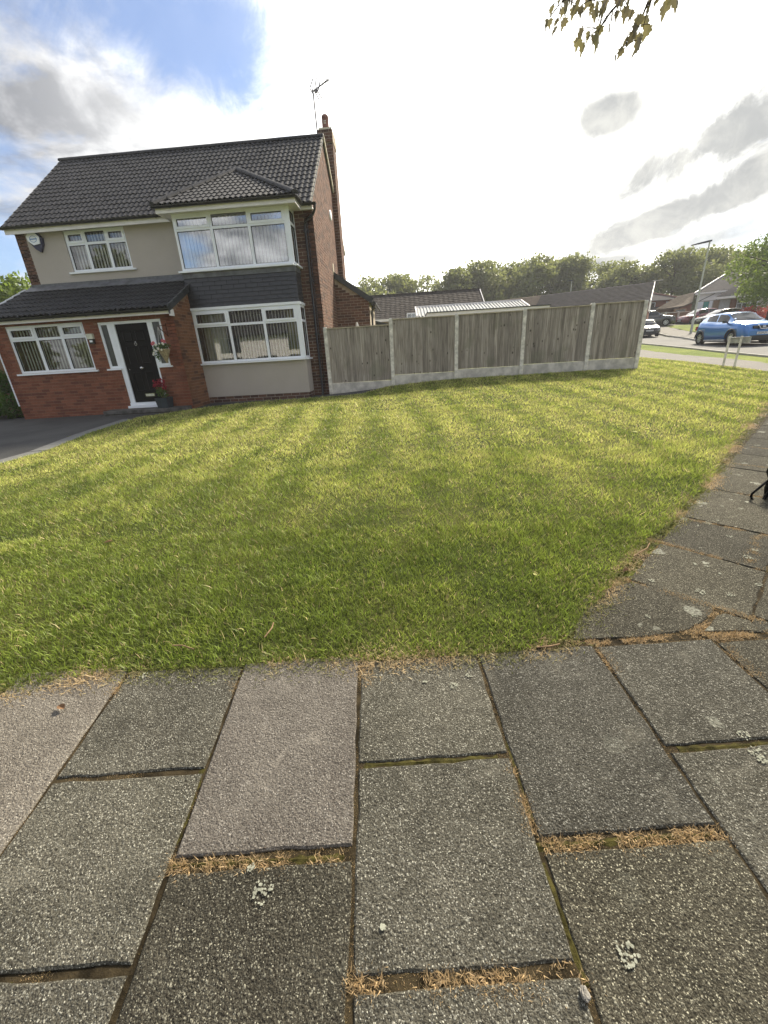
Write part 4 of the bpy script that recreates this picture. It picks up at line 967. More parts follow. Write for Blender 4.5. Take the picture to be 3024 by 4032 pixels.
# fascias, soffits, gutters
fs = MB(); fs.box((RX0 + .02, 12.86, 5.03), (EX0 + .05, 12.885, 5.16), fascia_m); fs.box((RX0 + .05, 12.885, 5.085), (EX0 + .2, YM, 5.105), fascia_m)
fs.box((EX1 - .05, 12.86, 5.05), (RX1 - .01, 12.885, 5.17), fascia_m); fs.box((EX1 - .3, 12.885, 5.095), (RX1 - .02, YM + .01, 5.115), fascia_m)
fs.box((EX0 + .03, 12.20, 5.03), (EX1 - .03, 12.225, 5.165), fascia_m); fs.box((EX0 + .03, 12.225, 5.075), (EX1 - .03, 12.86, 5.095), fascia_m)
fs.box((EX1 - .055, 12.225, 5.03), (EX1 - .03, 12.87, 5.165), fascia_m); fs.box((EX0 + .03, 12.225, 5.03), (EX0 + .055, 12.87, 5.165), fascia_m)
fs.build('fascia', house)
fp = MB(); fp.box((PX0 - .12, 11.24, 2.645), (PX1 + .05, 11.265, 2.755), fascia_m); fp.box((PX0 - .1, 11.265, 2.70), (PX1 + .04, YP + .02, 2.72), fascia_m); fp.box((PX1 + .02, 11.24, 2.60), (PX1 + .05, 11.45, 2.76), fascia_m); fp.build('fascia', house)
def gutter(a, b, name='gutter'):
    mb = MB(); a = Vector(a); b = Vector(b); d = (b - a).normalized(); sd = Vector((-d.y, d.x, 0)); vs = []
    for e in (a, b):
        for k in range(9): t = math.pi + math.pi * k / 8; vs.append(tuple(e + sd * .056 * math.cos(t) + Vector((0, 0, .056 * math.sin(t)))))
        for k in range(8, -1, -1): t = math.pi + math.pi * k / 8; vs.append(tuple(e + sd * .050 * math.cos(t) + Vector((0, 0, .050 * math.sin(t)))))
    mb.add(vs, [(k, (k + 1) % 18, 18 + (k + 1) % 18, 18 + k) for k in range(18)] + [tuple(range(17, -1, -1)), tuple(range(18, 36))], dark_pl, smooth=False)
    L = (b - a).length; n = int(L / .95)
    for i in range(n + 1):
        p = a + d * (L * (i + .5) / (n + 1)); mb.tube([p - d * .015, p + d * .015], .063, dark_pl, 10)
    return mb.build(name, house)
gutter((RX0 - .03, 12.80, 5.185), (EX0 + .1, 12.80, 5.185)); gutter((EX0 - .02, 12.14, 5.175), (EX1 + .02, 12.14, 5.175)); gutter((EX1 + .0, 12.10, 5.175), (EX1 + .0, 12.80, 5.175)); gutter((EX1, 12.80, 5.17), (-2.17, 12.80, 5.17)); gutter((PX0 - .2, 11.185, 2.765), (-5.90, 11.185, 2.765))
dp = MB(); dp.tube([(-2.21, 12.80, 5.13), (-2.22, 12.80, 5.02), (-2.30, 12.88, 4.93), (-2.55, 13.04, 4.83), (-2.575, 13.05, 4.72), (-2.575, 13.05, .36), (-2.575, 12.98, .27)], .034, dark_pl, 12)
dp.tube([(-2.53, 13.06, 4.85), (-2.505, 13.065, 4.7), (-2.505, 13.065, .4)], .012, dark_pl, 8)
for z_ in (4.6, 3.4, 2.0, .8): dp.box((-2.63, 13.03, z_), (-2.52, 13.12, z_ + .05), dark_pl)
dp.build('downpipe', house)
# vent
vm = MB(); vm.lathe([(0, .05), (.13, .05), (.15, .03), (.15, .0)], white_pvc, (XR, 16.4, 5.8), 'x', 24); vm.build('wall_vent', house)
# chimney
ch = MB(); CX0, CX1, CY0, CY1 = -2.60, -2.185, 17.4, 18.15
ch.box((XR - .02, CY0, 0), (CX1, CY1, 7.0), hmortar_m); ch.box((CX0, CY0 + .002, 6.4), (CX1 + .002, CY1 - .002, 8.12), hmortar_m); ch.box((CX0 - .05, CY0 - .05, 8.12), (CX1 + .03, CY1 + .05, 8.46), hmortar_m)
ch.box((CX0 - .02, CY0 - .02, 8.46), (CX1 + .01, CY1 + .02, 8.52), cream_m)
cho = ch.build('chimney', house)
bricks(F_FRONT(CY0), XR, CX1, .3, 7.0, [], hbrick_m, cho, seed=51); bricks(F_FRONT(CY0 + .002), CX0, CX1, 7.0, 8.1, [], hbrick_m, cho, seed=52); bricks(F_FRONT(CY0 - .05), CX0 - .05, CX1 + .03, 8.12, 8.46, [], hbrick_m, cho, seed=53); bricks(F_RIGHT(CX1 + .002), CY0, CY1, .3, 8.1, [], hbrick_m, cho, seed=54)
cp = MB(); cp.lathe([(.145, 8.50), (.13, 8.56), (.12, 8.58), (.115, 8.86), (.12, 8.87), (.12, 8.90), (.09, 8.95), (0, 8.97)], clay_m, (-2.40, 17.65, 0), n=22)
cpo = cp.build('chimney_pot', cho)
pv = MB()
for dx in (-.022, .022):
    for z_ in (8.68, 8.735): pv.box((-2.40 + dx - .014, 17.53, z_), (-2.40 + dx + .014, 17.535, z_ + .035), whitefl_m)
pv.build('pot_vent_spot', cho)  # white blocks, bright sky behind the openings put into their colour
# lean-to at the side
lt = MB(); lt.box((XR, 16.1, 0), (-1.17, 16.3, 3.15), hmortar_m); lt.box((-1.37, 16.3, 0), (-1.17, 19, 3.1), hmortar_m)
lt.prism([(XR, 3.15), (-1.17, 3.15), (-1.17, 3.2), (XR, 4.0)], 16.1, 16.3, hmortar_m, Matrix(((1, 0, 0, 0), (0, 0, 1, 0), (0, 1, 0, 0), (0, 0, 0, 1))))
lto = lt.build('side_extension', house); slx = lambda x_: 4.08 - .677 * (x_ - XR)
bricks(F_FRONT(16.1), XR, -1.17, .5, 4.0, [], hbrick_m, lto, clip=lambda s: s[3] < slx(s[1]) - .16, seed=61)
lr = MB(); slab4(lr, [(XR, 16.0, slx(XR)), (-1.0, 16.0, slx(-1.0)), (-1.0, 19, slx(-1.0)), (XR, 19, slx(XR))], .17, dark_trim); lr.box((XR - .0, 15.99, 3.98), (XR + .02, 16.1, 4.32), cream_m); lr.build('extension_roof', house)
lp = MB(); lp.tube([(-.98, 15.98, 3.02), (-.98, 19, 3.02)], .055, dark_pl, 10); lp.tube([(-.98, 16.04, 3.0), (-1.06, 16.04, 2.85), (-1.09, 16.05, 2.7), (-1.09, 16.05, .4)], .034, dark_pl, 10); lp.build('extension_gutter', house)
# ---- door
df = MB(); W = white_pvc; o1, o0 = -.02, -.10
def bxp(mb, a, b, c, d, p, q, mt): mb.box((a, p, c), (b, q, d), mt, MP)
bxp(df, -8.10, -6.36, 2.50, 2.566, o0, o1, W)
bxp(df, -7.80, -7.66, .48, 2.50, o0, o1, W); bxp(df, -6.76, -6.68, .48, 1.38, o0, o1, W); bxp(df, -6.76, -6.62, 1.38, 2.50, o0, o1, W)
bxp(df, -8.10, -8.04, 1.41, 2.50, o0, o1, W); bxp(df, -8.04, -7.80, 1.41, 1.47, o0, o1, W); bxp(df, -7.865, -7.80, 1.47, 2.50, o0, o1, W)
bxp(df, -6.42, -6.36, 1.41, 2.50, o0, o1, W); bxp(df, -6.62, -6.42, 1.41, 1.47, o0, o1, W)
bxp(df, -7.74, -7.66, .40, .48, o0, o1, W)
frame_o = df.build('door_frame', house)
for a, b in ((-8.04, -7.865), (-6.62, -6.42)):
    p = MB(); p.box((a, -.06, 1.47), (b, -.045, 2.50), obsc_m, MP); p.build('side_pane', frame_o)
for a, b in ((-8.16, -7.76), (-6.70, -6.30)):
    p = MB(); p.box((a, -.1, 1.368), (b, .055, 1.408), W, MP); p.build('sill', frame_o)
th = MB(); bxp(th, -7.80, -6.68, .40, .478, -.12, .01, W); bxp(th, -7.86, -6.70, .335, .398, -.12, .055, W); th.build('threshold', frame_o)
dr = MB(); dx0, dx1, dz0, dz1 = -7.655, -6.765, .485, 2.495
dr.box((dx0, -.09, dz0), (dx1, -.045, dz1), door_m, MP)
door = dr.build('door', house)
cxs = [(dx0 + .14, dx0 + .40), (dx1 - .40, dx1 - .14)]
for z0_, z1_ in ((dz0 + .12, dz0 + .18), (dz0 + .30, dz0 + .80), (dz0 + 1.0, dz0 + 1.46), (dz0 + 1.58, dz0 + 1.84)):
    if z1_ - z0_ < .1: continue
    for a, b in cxs:
        p = MB(); MPo = MP; oo = -.045
        v = [(a, oo, z0_), (b, oo, z0_), (b, oo, z1_), (a, oo, z1_), (a + .02, oo + .014, z0_ + .02), (b - .02, oo + .014, z0_ + .02), (b - .02, oo + .014, z1_ - .02), (a + .02, oo + .014, z1_ - .02), (a + .045, oo + .002, z0_ + .045), (b - .045, oo + .002, z0_ + .045), (b - .045, oo + .002, z1_ - .045), (a + .045, oo + .002, z1_ - .045)]
        p.add([tuple(MP @ Vector(q)) for q in v], [(0, 1, 5, 4), (1, 2, 6, 5), (2, 3, 7, 6), (3, 0, 4, 7), (4, 5, 9, 8), (5, 6, 10, 9), (6, 7, 11, 10), (7, 4, 8, 11), (8, 9, 10, 11)], door_m); p.build('door_panel', door)
p = MB(); p.lathe([(0, -.075), (.03, -.07), (.042, -.05), (.038, -.025), (.018, -.012), (.03, 0)], chrome, (-7.20, YP + .045, 1.385), 'y', 18); p.build('door_knob', door)
p = MB(); p.box((-7.31, -.045, .63), (-7.05, -.034, .70), chrome, MP); p.box((-7.29, -.034, .645), (-7.07, -.028, .685), steel_m, MP); p.build('letter_plate', door)
p = MB(); p.tube([(-7.21 + .028 * math.sin(t), YP + .035, 1.99 - .035 * math.cos(t)) for t in [i * math.pi / 8 for i in range(17)]], .006, chrome, 6); p.lathe([(0, -.02), (.016, -.015), (.02, 0)], chrome, (-7.21, YP + .045, 2.045), 'y', 12); p.build('door_knocker', door)
p = MB(); p.lathe([(0, -.01), (.012, -.008), (.014, 0)], chrome, (-7.575, YP + .045, 1.36), 'y', 12); p.build('door_lock', door)
finish_bricks(house); finish_tiles()
# ---- doorstep of two stone courses
st = thing('doorstep', (-7.2, 11.2, H(-7.2, 11.1)), 'low doorstep of two dark stone layers in front of the black door', 'doorstep')
def step_layer(x0, x1, y0, z0, z1, cut):
    mb = MB(); mb.prism([(x0, YP - .005), (x0, y0), (x1 - cut, y0), (x1, y0 + cut * .8), (x1, YP - .005)], z0, z1, step_m); mb.build('step_slab', st)
step_layer(-8.42, -6.00, 10.98, .12, .215, .22); step_layer(-8.36, -6.04, 11.02, .235, .325, .24)
cr = MB(); cr.prism([(-8.34, YP - .01), (-8.34, 11.05), (-6.30, 11.05), (-6.07, 11.25), (-6.07, YP - .01)], .213, .237, soil_m); cr.build('gap_filler', st)  # dark filler set back between the two slabs, stands for the gap
# ---- alarm box, lamp
al = thing('alarm_box', (-10.28, YM, 4.88), 'white six-sided alarm box with dark blue base high on the beige wall', 'alarm box')
hx = lambda r1, r2, cx_, cz_: [(cx_ + r1 * math.sin(t), cz_ + r2 * math.cos(t)) for t in [R(a) for a in (-35, 35, 90, 145, 215, 270)]]
MX = Matrix(((1, 0, 0, 0), (0, 0, -1, YM), (0, 1, 0, 0), (0, 0, 0, 1)))
p = MB(); p.prism([(-10.50, 4.98), (-10.44, 5.07), (-10.20, 5.07), (-10.09, 4.94), (-10.12, 4.78), (-10.24, 4.60), (-10.36, 4.68), (-10.50, 4.86)], .02, .10, simple('navy_plastic', (.01, .012, .05), .4, .5), MX); p.build('base', al)
p = MB(); p.prism([(-10.52, 4.99), (-10.45, 5.06), (-10.24, 5.06), (-10.15, 4.96), (-10.17, 4.80), (-10.37, 4.775), (-10.50, 4.88)], .10, .125, white_pvc, MX); p.build('cover', al)
p = MB(); p.tube([(-10.33 + .10 * math.cos(t), YM - .127, 4.92 + .075 * math.sin(t)) for t in [i * math.pi / 10 for i in range(21)]], .006, blueink_m, 5); p.box((-10.43, YM - .130, 4.905), (-10.22, YM - .124, 4.935), blueink_m); p.build('emblem', al)
lm = thing('wall_lamp', (-8.34, YP, 2.15), 'small square outdoor lamp with white glass between porch window and door', 'wall lamp')
p = MB(); p.box((-8.43, YP - .09, 2.18), (-8.27, YP - .012, 2.31), simple('lamp_glass', (.6, .6, .5), .3, .4)); p.build('shade', lm)
p = MB(); p.box((-8.40, YP - .07, 2.06), (-8.28, YP - .012, 2.178), dark_pl); p.box((-8.385, YP - .085, 2.10), (-8.31, YP - .071, 2.15), white_pvc); p.build('sensor', lm)

# ================================================================== PLANTER, BASKET
def leafcloud(n, blobs, size, seed, flat=0.0, shell=.65, drop=0.0):
    """leaf quads spread through ellipsoid clumps -> V,F,col(brightness)"""
    r = np.random.default_rng(seed); wts = np.array([b[3] * b[4] * b[5] for b in blobs]) ** .7; idx = r.choice(len(blobs), n, p=wts / wts.sum())
    B = np.array(blobs)[idx]; d = r.normal(size=(n, 3)); d /= np.linalg.norm(d, axis=1)[:, None]
    rad = shell + (1 - shell) * r.random(n); rad = np.where(r.random(n) < .3, r.random(n) ** .5, rad)
    lump = 1 + .16 * np.sin(d[:, 0] * 7 + idx) * np.sin(d[:, 1] * 6 + idx * 2) + .1 * np.sin(d[:, 2] * 11 + idx)
    P = B[:, :3] + d * B[:, 3:6] * (rad * lump)[:, None]
    a = r.normal(size=(n, 3)); a /= np.linalg.norm(a, axis=1)[:, None]; b = np.cross(a, r.normal(size=(n, 3))); b /= np.linalg.norm(b, axis=1)[:, None]
    a[:, 2] *= (1 - flat); b[:, 2] *= (1 - flat); s = size * (.6 + .8 * r.random(n))[:, None] / 2
    V = np.stack([P - a * s, P - b * s * .55, P + a * s, P + b * s * .55], 1); V[:, 2, 2] -= drop * s[:, 0]
    F = np.arange(n * 4).reshape(n, 4); br = np.clip(.45 + .30 * (r.random(n) - .5) + .25 * r.random(len(blobs))[idx] - .12, 0, 1)
    return V.reshape(-1, 3), F, np.c_[br, br, br]
pl = thing('planter', (-6.66, 11.23, .325), 'square anthracite planter with a crimson flowering plant on the doorstep', 'planter')
p = MB(); cxp, cyp = -6.66, 11.23
tp = [(cxp - .17, cyp - .17), (cxp + .17, cyp - .17), (cxp + .17, cyp + .17), (cxp - .17, cyp + .17)]; bt = [(cxp - .14, cyp - .14), (cxp + .14, cyp - .14), (cxp + .14, cyp + .14), (cxp - .14, cyp + .14)]
inn = [(cxp - .145, cyp - .145), (cxp + .145, cyp - .145), (cxp + .145, cyp + .145), (cxp - .145, cyp + .145)]
p.add([(x, y, .327) for x, y in bt] + [(x, y, .60) for x, y in tp] + [(x, y, .60) for x, y in inn] + [(x, y, .56) for x, y in inn], [(3, 2, 1, 0)] + [(i, (i + 1) % 4, 4 + (i + 1) % 4, 4 + i) for i in range(4)] + [(4 + i, 4 + (i + 1) % 4, 8 + (i + 1) % 4, 8 + i) for i in range(4)] + [(8 + i, 8 + (i + 1) % 4, 12 + (i + 1) % 4, 12 + i) for i in range(4)] + [(12, 13, 14, 15)], anth_m); p.build('pot', pl)
V, F, C = leafcloud(260, [(cxp, cyp, .70, .13, .13, .13), (cxp - .05, cyp, .80, .12, .1, .1)], .055, 3); link('foliage', mesh_np('foliage', V - np.array([cxp, cyp, .325]), F, shrub_m, C), pl, (cxp, cyp, .325))
V, F, C = leafcloud(330, [(cxp - .10, cyp - .02, .95, .10, .08, .12), (cxp + .04, cyp, 1.0, .11, .08, .10), (cxp + .07, cyp, .87, .07, .06, .10), (cxp - .17, cyp, .93, .05, .05, .05)], .05, 4); link('flowers', mesh_np('flowers', V - np.array([cxp, cyp, .325]), F, redfl_m, C), pl, (cxp, cyp, .325))
p = MB()
for i in range(9):
    a = rng.random() * 6.28; p.tube([(cxp + .04 * math.cos(a), cyp + .04 * math.sin(a), .56), (cxp + .07 * math.cos(a), cyp + .07 * math.sin(a), .74), (cxp + .1 * math.cos(a) - .03, cyp + .1 * math.sin(a), .88)], .004, twig_m, 5)
p.build('stems', pl)
hb = thing('hanging_basket', (-6.36, 11.25, 1.6), 'cone-shaped hanging basket of white and pink flowers on a bracket right of the door', 'hanging basket')
bx_, by_ = -6.32, 11.22
p = MB(); p.lathe([(.01, 1.47), (.05, 1.56), (.10, 1.68), (.15, 1.80), (.155, 1.82), (.13, 1.82)], wicker_m, (bx_, by_, 0), n=20); p.build('cone_basket', hb)
V, F, C = leafcloud(900, [(bx_ - .08, by_ - .02, 1.86, .20, .15, .09), (bx_ + .05, by_, 1.90, .14, .13, .07), (bx_ - .20, by_ - .05, 1.74, .09, .08, .16), (bx_ - .13, by_ - .1, 1.62, .05, .04, .12)], .035, 5, drop=.5); link('foliage', mesh_np('foliage', V - np.array([-6.36, 11.25, 1.6]), F, shrub_m, C), hb, (-6.36, 11.25, 1.6))
def petals(name, pts, r_, mt, par):
    mb = MB()
    for (x, y, z) in pts:
        for k in range(5):
            a = k * 1.2566 + x * 9; c_ = Vector((x + r_ * .55 * math.cos(a), y - .01, z + r_ * .55 * math.sin(a))); mb.add([tuple(c_ + Vector((r_ * .5 * math.cos(t), -.004 * math.cos(t * 2), r_ * .5 * math.sin(t)))) for t in [i * math.pi / 3 for i in range(6)]], [tuple(range(6))], mt, (.7, .7, .7))
        mb.add([(x + r_ * .25 * math.cos(t), y - .016, z + r_ * .25 * math.sin(t)) for t in [i * math.pi / 3 for i in range(6)]], [tuple(range(6))], yel_m)
    mb.build(name, par)
for q in [(-.10, -.14, 1.93), (.0, -.14, 1.95), (.08, -.13, 1.955), (-.16, -.16, 1.80), (-.11, -.16, 1.78), (-.2, -.15, 1.74), (-.05, -.16, 1.83), (.03, -.16, 1.80), (-.24, -.12, 1.70), (.1, -.14, 1.93)]: petals('white_flower', [(bx_ + q[0], by_ + q[1], q[2])], random.uniform(.022, .036), whitefl_m, hb)
for q in [(-.24, -.05, 1.96), (-.20, -.06, 1.98), (.05, -.06, 2.02), (.09, -.05, 2.0)]: petals('pink_flower', [(bx_ + q[0], by_ + q[1], q[2])], .042, pinkfl_m, hb)
p = MB(); p.tube([(-6.24, YP - .012, 2.44), (-6.24, YP - .012, 2.12)], .011, rust_m, 6); p.tube([(-6.24, YP - .015, 2.14), (bx_ + .0, by_ - .03, 2.36)], .010, rust_m, 6); p.tube([(-6.24, YP - .015, 2.40), (bx_ + .0, by_ - .03, 2.37)], .009, rust_m, 6); p.build('bracket', hb)
p = MB()
for a in (0, 2.1, 4.2): p.tube([(bx_, by_ - .03, 2.36), (bx_ + .14 * math.cos(a), by_ + .14 * math.sin(a), 1.82)], .003, fascia_m, 5)
p.build('chains', hb)

# ================================================================== TV AERIAL
ae = thing('tv_aerial', (-2.66, 17.4, 8.5), 'tall television aerial with crossed rods on the house chimney', 'aerial')
p = MB(); p.tube([(-2.656, 17.35, 8.2), (-2.673, 17.35, 9.40), (-2.69, 17.35, 9.50)], .024, alu_m, 8); p.build('mast', ae)
p = MB(); p.tube([(-2.711, 17.4, 9.458), (-2.128, 17.25, 9.654)], .020, alu_m, 6); p.build('boom', ae)
for a, b in (((-2.682, 17.6, 9.874), (-2.778, 17.5, 9.631)), ((-2.535, 17.4, 9.795), (-2.63, 17.4, 9.49)), ((-2.399, 17.3, 9.691), (-2.483, 17.3, 9.445)), ((-2.775, 17.4, 9.549), (-2.68, 17.35, 9.387)), ((-2.634, 17.4, 9.478), (-2.51, 17.4, 9.265)), ((-2.491, 17.3, 9.381), (-2.375, 17.3, 9.201)), ((-2.55, 17.35, 9.55), (-2.49, 17.35, 9.40)), ((-2.33, 17.3, 9.62), (-2.31, 17.3, 9.56)), ((-2.25, 17.28, 9.66), (-2.23, 17.28, 9.58)), ((-2.19, 17.26, 9.68), (-2.16, 17.26, 9.60)), ((-2.13, 17.25, 9.69), (-2.12, 17.25, 9.62)), ((-2.44, 17.3, 9.60), (-2.42, 17.3, 9.53))):
    p = MB(); p.tube([a, b], .017, alu_m, 6); p.build('rod', ae)
p = MB(); p.box((-2.60, 17.33, 9.42), (-2.53, 17.40, 9.50), alu_m); p.build('dipole_box', ae)

# ================================================================== FENCE
fn = thing('fence', (2.3, 13.06, H(2.3, 13.06)), 'weathered closeboard timber fence with concrete posts and gravel boards beside the lawn', 'fence')
PXs = [-2.31, -.355, 1.563, 3.50, 5.39, 6.84]; PT_ = [2.187, 2.317, 2.325, 2.355, 2.376, 2.360]; YF = 13.06
pan_top = [2.135, 2.27, 2.28, 2.305, 2.33]
for X_, zt in zip(PXs, PT_):
    z0 = H(X_, YF) - .2; p = MB(); a, b = .052, .052; tp = .014
    v = []
    for z_, k in ((z0, 0), (zt - .03, 0), (zt, .016)): v += [(X_ - a + k, YF - b + k, z_), (X_ - a * .55, YF - b - .0 + k - .004, z_), (X_ + a * .55, YF - b + k - .004, z_), (X_ + a - k, YF - b + k, z_), (X_ + a - k, YF + b - k, z_), (X_ - a + k, YF + b - k, z_)]
    p.add(v, [(l * 6 + i, l * 6 + (i + 1) % 6, (l + 1) * 6 + (i + 1) % 6, (l + 1) * 6 + i) for l in (0, 1) for i in range(6)] + [(12, 13, 14, 15, 16, 17)], concrete_m); p.build('post', fn, org=(X_, YF, z0))
for i in range(5):
    x0, x1 = PXs[i] + .052, PXs[i + 1] - .052; zt = pan_top[i]; gz = min(H(x0, YF), H(x1, YF)) - .05
    gt = [.595, .74, .80, .83, .85][i]
    p = MB(); p.box((x0, YF - .024, gz), (x1, YF + .024, gt), gravelb_m); p.build('gravel_board', fn)
    p = MB(); p.box((x0, YF - .040, zt - .002), (x1, YF + .035, zt + .026), caprail_m); p.build('cap_rail', fn)
    p = MB(); p.box((x0, YF + .016, gt + .02), (x0 + .04, YF + .05, zt - .01), wood_m); p.box((x1 - .04, YF + .016, gt + .02), (x1, YF + .05, zt - .01), wood_m); p.box((x0 + .04, YF + .016, gt + .3), (x1 - .04, YF + .05, gt + .36), wood_m); p.box((x0 + .04, YF + .016, zt - .3), (x1 - .04, YF + .05, zt - .24), wood_m); p.build('panel_frame', fn)
    n = round((x1 - x0) / .098); pt = (x1 - x0) / n
    for k in range(n):
        a = x0 + k * pt; b = a + pt + .018 if k < n - 1 else x1; w0, w1 = .007 + random.uniform(0, .003), .020 + random.uniform(0, .004); zb = gt + .004 + random.uniform(0, .006); ztt = zt - .004
        ln = random.uniform(-.003, .003); yb = YF + .012
        v = [(a + .0, yb - w1, zb), (b, yb - w0, zb), (b, yb + .0, zb), (a, yb + .0, zb), (a + ln, yb - w1 - .001, ztt), (b + ln, yb - w0 - .001, ztt), (b + ln, yb, ztt), (a + ln, yb, ztt)]
        if random.random() < .5: v = [(a + b - q[0], q[1], q[2]) for q in v]; F8 = [(0, 1, 2, 3), (7, 6, 5, 4), (4, 5, 1, 0), (5, 6, 2, 1), (6, 7, 3, 2), (7, 4, 0, 3)]
        else: F8 = [(3, 2, 1, 0), (4, 5, 6, 7), (0, 1, 5, 4), (1, 2, 6, 5), (2, 3, 7, 6), (3, 0, 4, 7)]
        # lay boards alternately proud so every edge casts its own line
        dy = -.004 * (k % 2) - random.uniform(0, .004); v = [(q[0], q[1] + dy, q[2]) for q in v]
        p = MB(); p.add(v, F8, wood_m); p.build('board', fn, org=((a + b) / 2, YF, zb))
pr = thing('parasol', (-1.62, 15.2, H(-1.62, 15.2)), 'tip of a closed white garden parasol just showing above the fence', 'parasol')
p = MB(); p.lathe([(.02, 2.42), (.045, 2.35), (.07, 2.2), (.09, 1.9), (.11, 1.5), (.08, 1.2)], fabric_m, (-1.60, 15.5, 0), n=10); p.build('canopy', pr)
p = MB(); p.tube([(-1.60, 15.5, .5), (-1.60, 15.5, 1.3)], .02, steel_m, 8); p.build('pole', pr)

# ================================================================== BUILDINGS BEHIND THE FENCE
def far_tiles(M, width, length, cols_, rows, mat, parent, limit, uneven=.004):
    for r_ in range(rows):
        for c_ in range(cols_):
            TIL.append((M, c_ * width / cols_, r_ * length / rows, *tile_mesh(width / cols_, length / rows, mat), mat, parent, None, (width / cols_, length / rows)))
    finish_tiles(limit)
def lowtile(wd, g, n=4, amp=.014):
    us = [wd * i / n for i in range(n + 1)]; h = [0, amp, amp, 0, 0][:n + 1]; L = g + .04; N = n + 1
    V = [(u, 0, .02 + hh) for u, hh in zip(us, h)] + [(u, L, hh) for u, hh in zip(us, h)] + [(u, .002, hh) for u, hh in zip(us, h)]
    return V, [(i, i + 1, N + i + 1, N + i) for i in range(n)] + [(2 * N + i, 2 * N + i + 1, i + 1, i) for i in range(n)]
bg = thing('bungalow', (0, 28, 1), 'bungalow with a long grey corrugated-looking tiled roof directly behind the first fence panels', 'bungalow')
bg['label'] = 'bungalow with long grey tiled roof just behind the left half of the fence'
p = MB(); p.box((-7, 27.4, .5), (5.0, 33, 3.2), hmortar_m); p.prism([(27.4, 3.2), (33, 3.2), (30, 4.65)], -7, 5.0, hmortar_m, Matrix(((0, 0, 1, 0), (1, 0, 0, 0), (0, 1, 0, 0), (0, 0, 0, 1)))); p.build('wall', bg)
p = MB(); slab4(p, [(-7.2, 27.0, 3.15), (5.05, 27.0, 3.15), (5.05, 30, 4.72), (-7.2, 30, 4.72)], .06, oldroof_m); slab4(p, [(5.05, 33.3, 3.15), (-7.2, 33.3, 3.15), (-7.2, 30, 4.72), (5.05, 30, 4.72)], .06, oldroof_m); rf = p.build('roof', bg)
Mr = slope_frame((-7.2, 27.0, 3.16), (1, 0, 0), (0, 3.0, 1.57)); V_, F_ = lowtile(12.25 / 40, 3.386 / 13)
for r_ in range(13):
    for c_ in range(40): TIL.append((Mr, c_ * 12.25 / 40, r_ * 3.386 / 13, V_, F_, oldroof_m, rf, None, (.306, .26)))
TIL.sort(key=lambda t: 0); finish_tiles(220)
p = MB(); p.box((-7.25, 29.9, 4.70), (5.06, 30.1, 4.80), oldroof_m); p.build('ridge', rf)
p = MB(); slab4(p, [(5.08, 26.95, 3.06), (5.08, 26.95, 3.2), (5.08, 30, 4.80), (5.08, 30, 4.64)], -.04, fascia_m); slab4(p, [(5.08, 33.3, 3.06), (5.08, 33.3, 3.2), (5.08, 30, 4.80), (5.08, 30, 4.64)], .04, fascia_m); p.box((-7.2, 26.95, 3.02), (5.05, 26.98, 3.16), fascia_m); p.build('bargeboard', bg)
# corrugated garage
gc = thing('corrugated_garage', (3.5, 23, 1), 'garage with light corrugated sheet roof and white edge above the middle fence panels', 'garage')
p = MB(); p.box((.9, 22.1, .5), (6.1, 24.3, 2.78), render_m); p.build('wall', gc)
Y0, Y1, Z0_, Z1_ = 22.0, 24.3, 2.84, 3.43
n = 33; pitch = (6.22 - .74) / n; 
for i in range(n):
    u0 = .74 + i * pitch; p = MB(); vs = []
    prof = [(0, 0), (.22, 0), (.36, .045), (.64, .045), (.78, 0), (1, 0)]
    for (yy, zz_) in ((Y0, Z0_), (Y1, Z1_)):
        for (f, h) in prof: vs.append((u0 + f * pitch, yy, zz_ + h))
    p.add(vs, [(k, k + 1, 7 + k, 6 + k) for k in range(5)], corr_m); p.add([(u0, Y0, Z0_ - .02), (u0 + pitch, Y0, Z0_ - .02), (u0 + pitch, Y1, Z1_ - .02), (u0, Y1, Z1_ - .02)], [(0, 1, 2, 3)], corr_m); p.build('roof_rib', gc)
p = MB(); p.box((.66, Y1 - .02, Z1_ - .02), (6.26, Y1 + .12, Z1_ + .09), fascia_m); slab4(p, [(.68, Y0, Z0_ - .06), (.68, Y0, Z0_ + .08), (.68, Y1, Z1_ + .08), (.68, Y1, Z1_ - .06)], .06, fascia_m); slab4(p, [(6.26, Y0, Z0_ - .06), (6.26, Y0, Z0_ + .08), (6.26, Y1, Z1_ + .08), (6.26, Y1, Z1_ - .06)], .06, fascia_m); p.build('roof_trim', gc)
fg = thing('flat_roof_garage', (3.8, 20.8, 1), 'flat-roofed outbuilding with long white fascia right behind the middle of the fence', 'outbuilding')
p = MB(); p.box((1.2, 20.2, .5), (6.4, 21.8, 2.72), render_m); p.build('wall', fg)
p = MB(); p.box((1.14, 20.10, 2.68), (6.45, 20.13, 2.86), fascia_m); p.box((1.11, 20.10, 2.68), (1.14, 21.9, 2.86), fascia_m); p.build('fascia', fg)
p = MB(); p.box((1.08, 20.06, 2.862), (6.50, 21.9, 2.90), dark_trim); p.build('roof', fg)
gh = thing('greenhouse', (.5, 23, 1), 'white-framed glasshouse corner left of the corrugated garage roof', 'greenhouse')
p = MB()
for X_ in (.24, .46, .68): p.box((X_ - .02, 22.9, .9), (X_ + .02, 22.94, 3.08), white_pvc)
p.box((.22, 22.9, 3.08), (.70, 22.94, 3.12), white_pvc); p.box((.22, 22.9, 2.75), (.70, 22.94, 2.79), white_pvc); p.box((.22, 22.94, 3.06), (.26, 24.6, 3.12), white_pvc); p.build('frame', gh)
p = MB(); p.box((.26, 22.915, .9), (.68, 22.925, 3.08), glass_m); p.build('pane', gh)
sd = thing('shed', (-1, 19.4, 1), 'little dark-roofed lean-to shed between the house extension and the bungalow', 'shed')
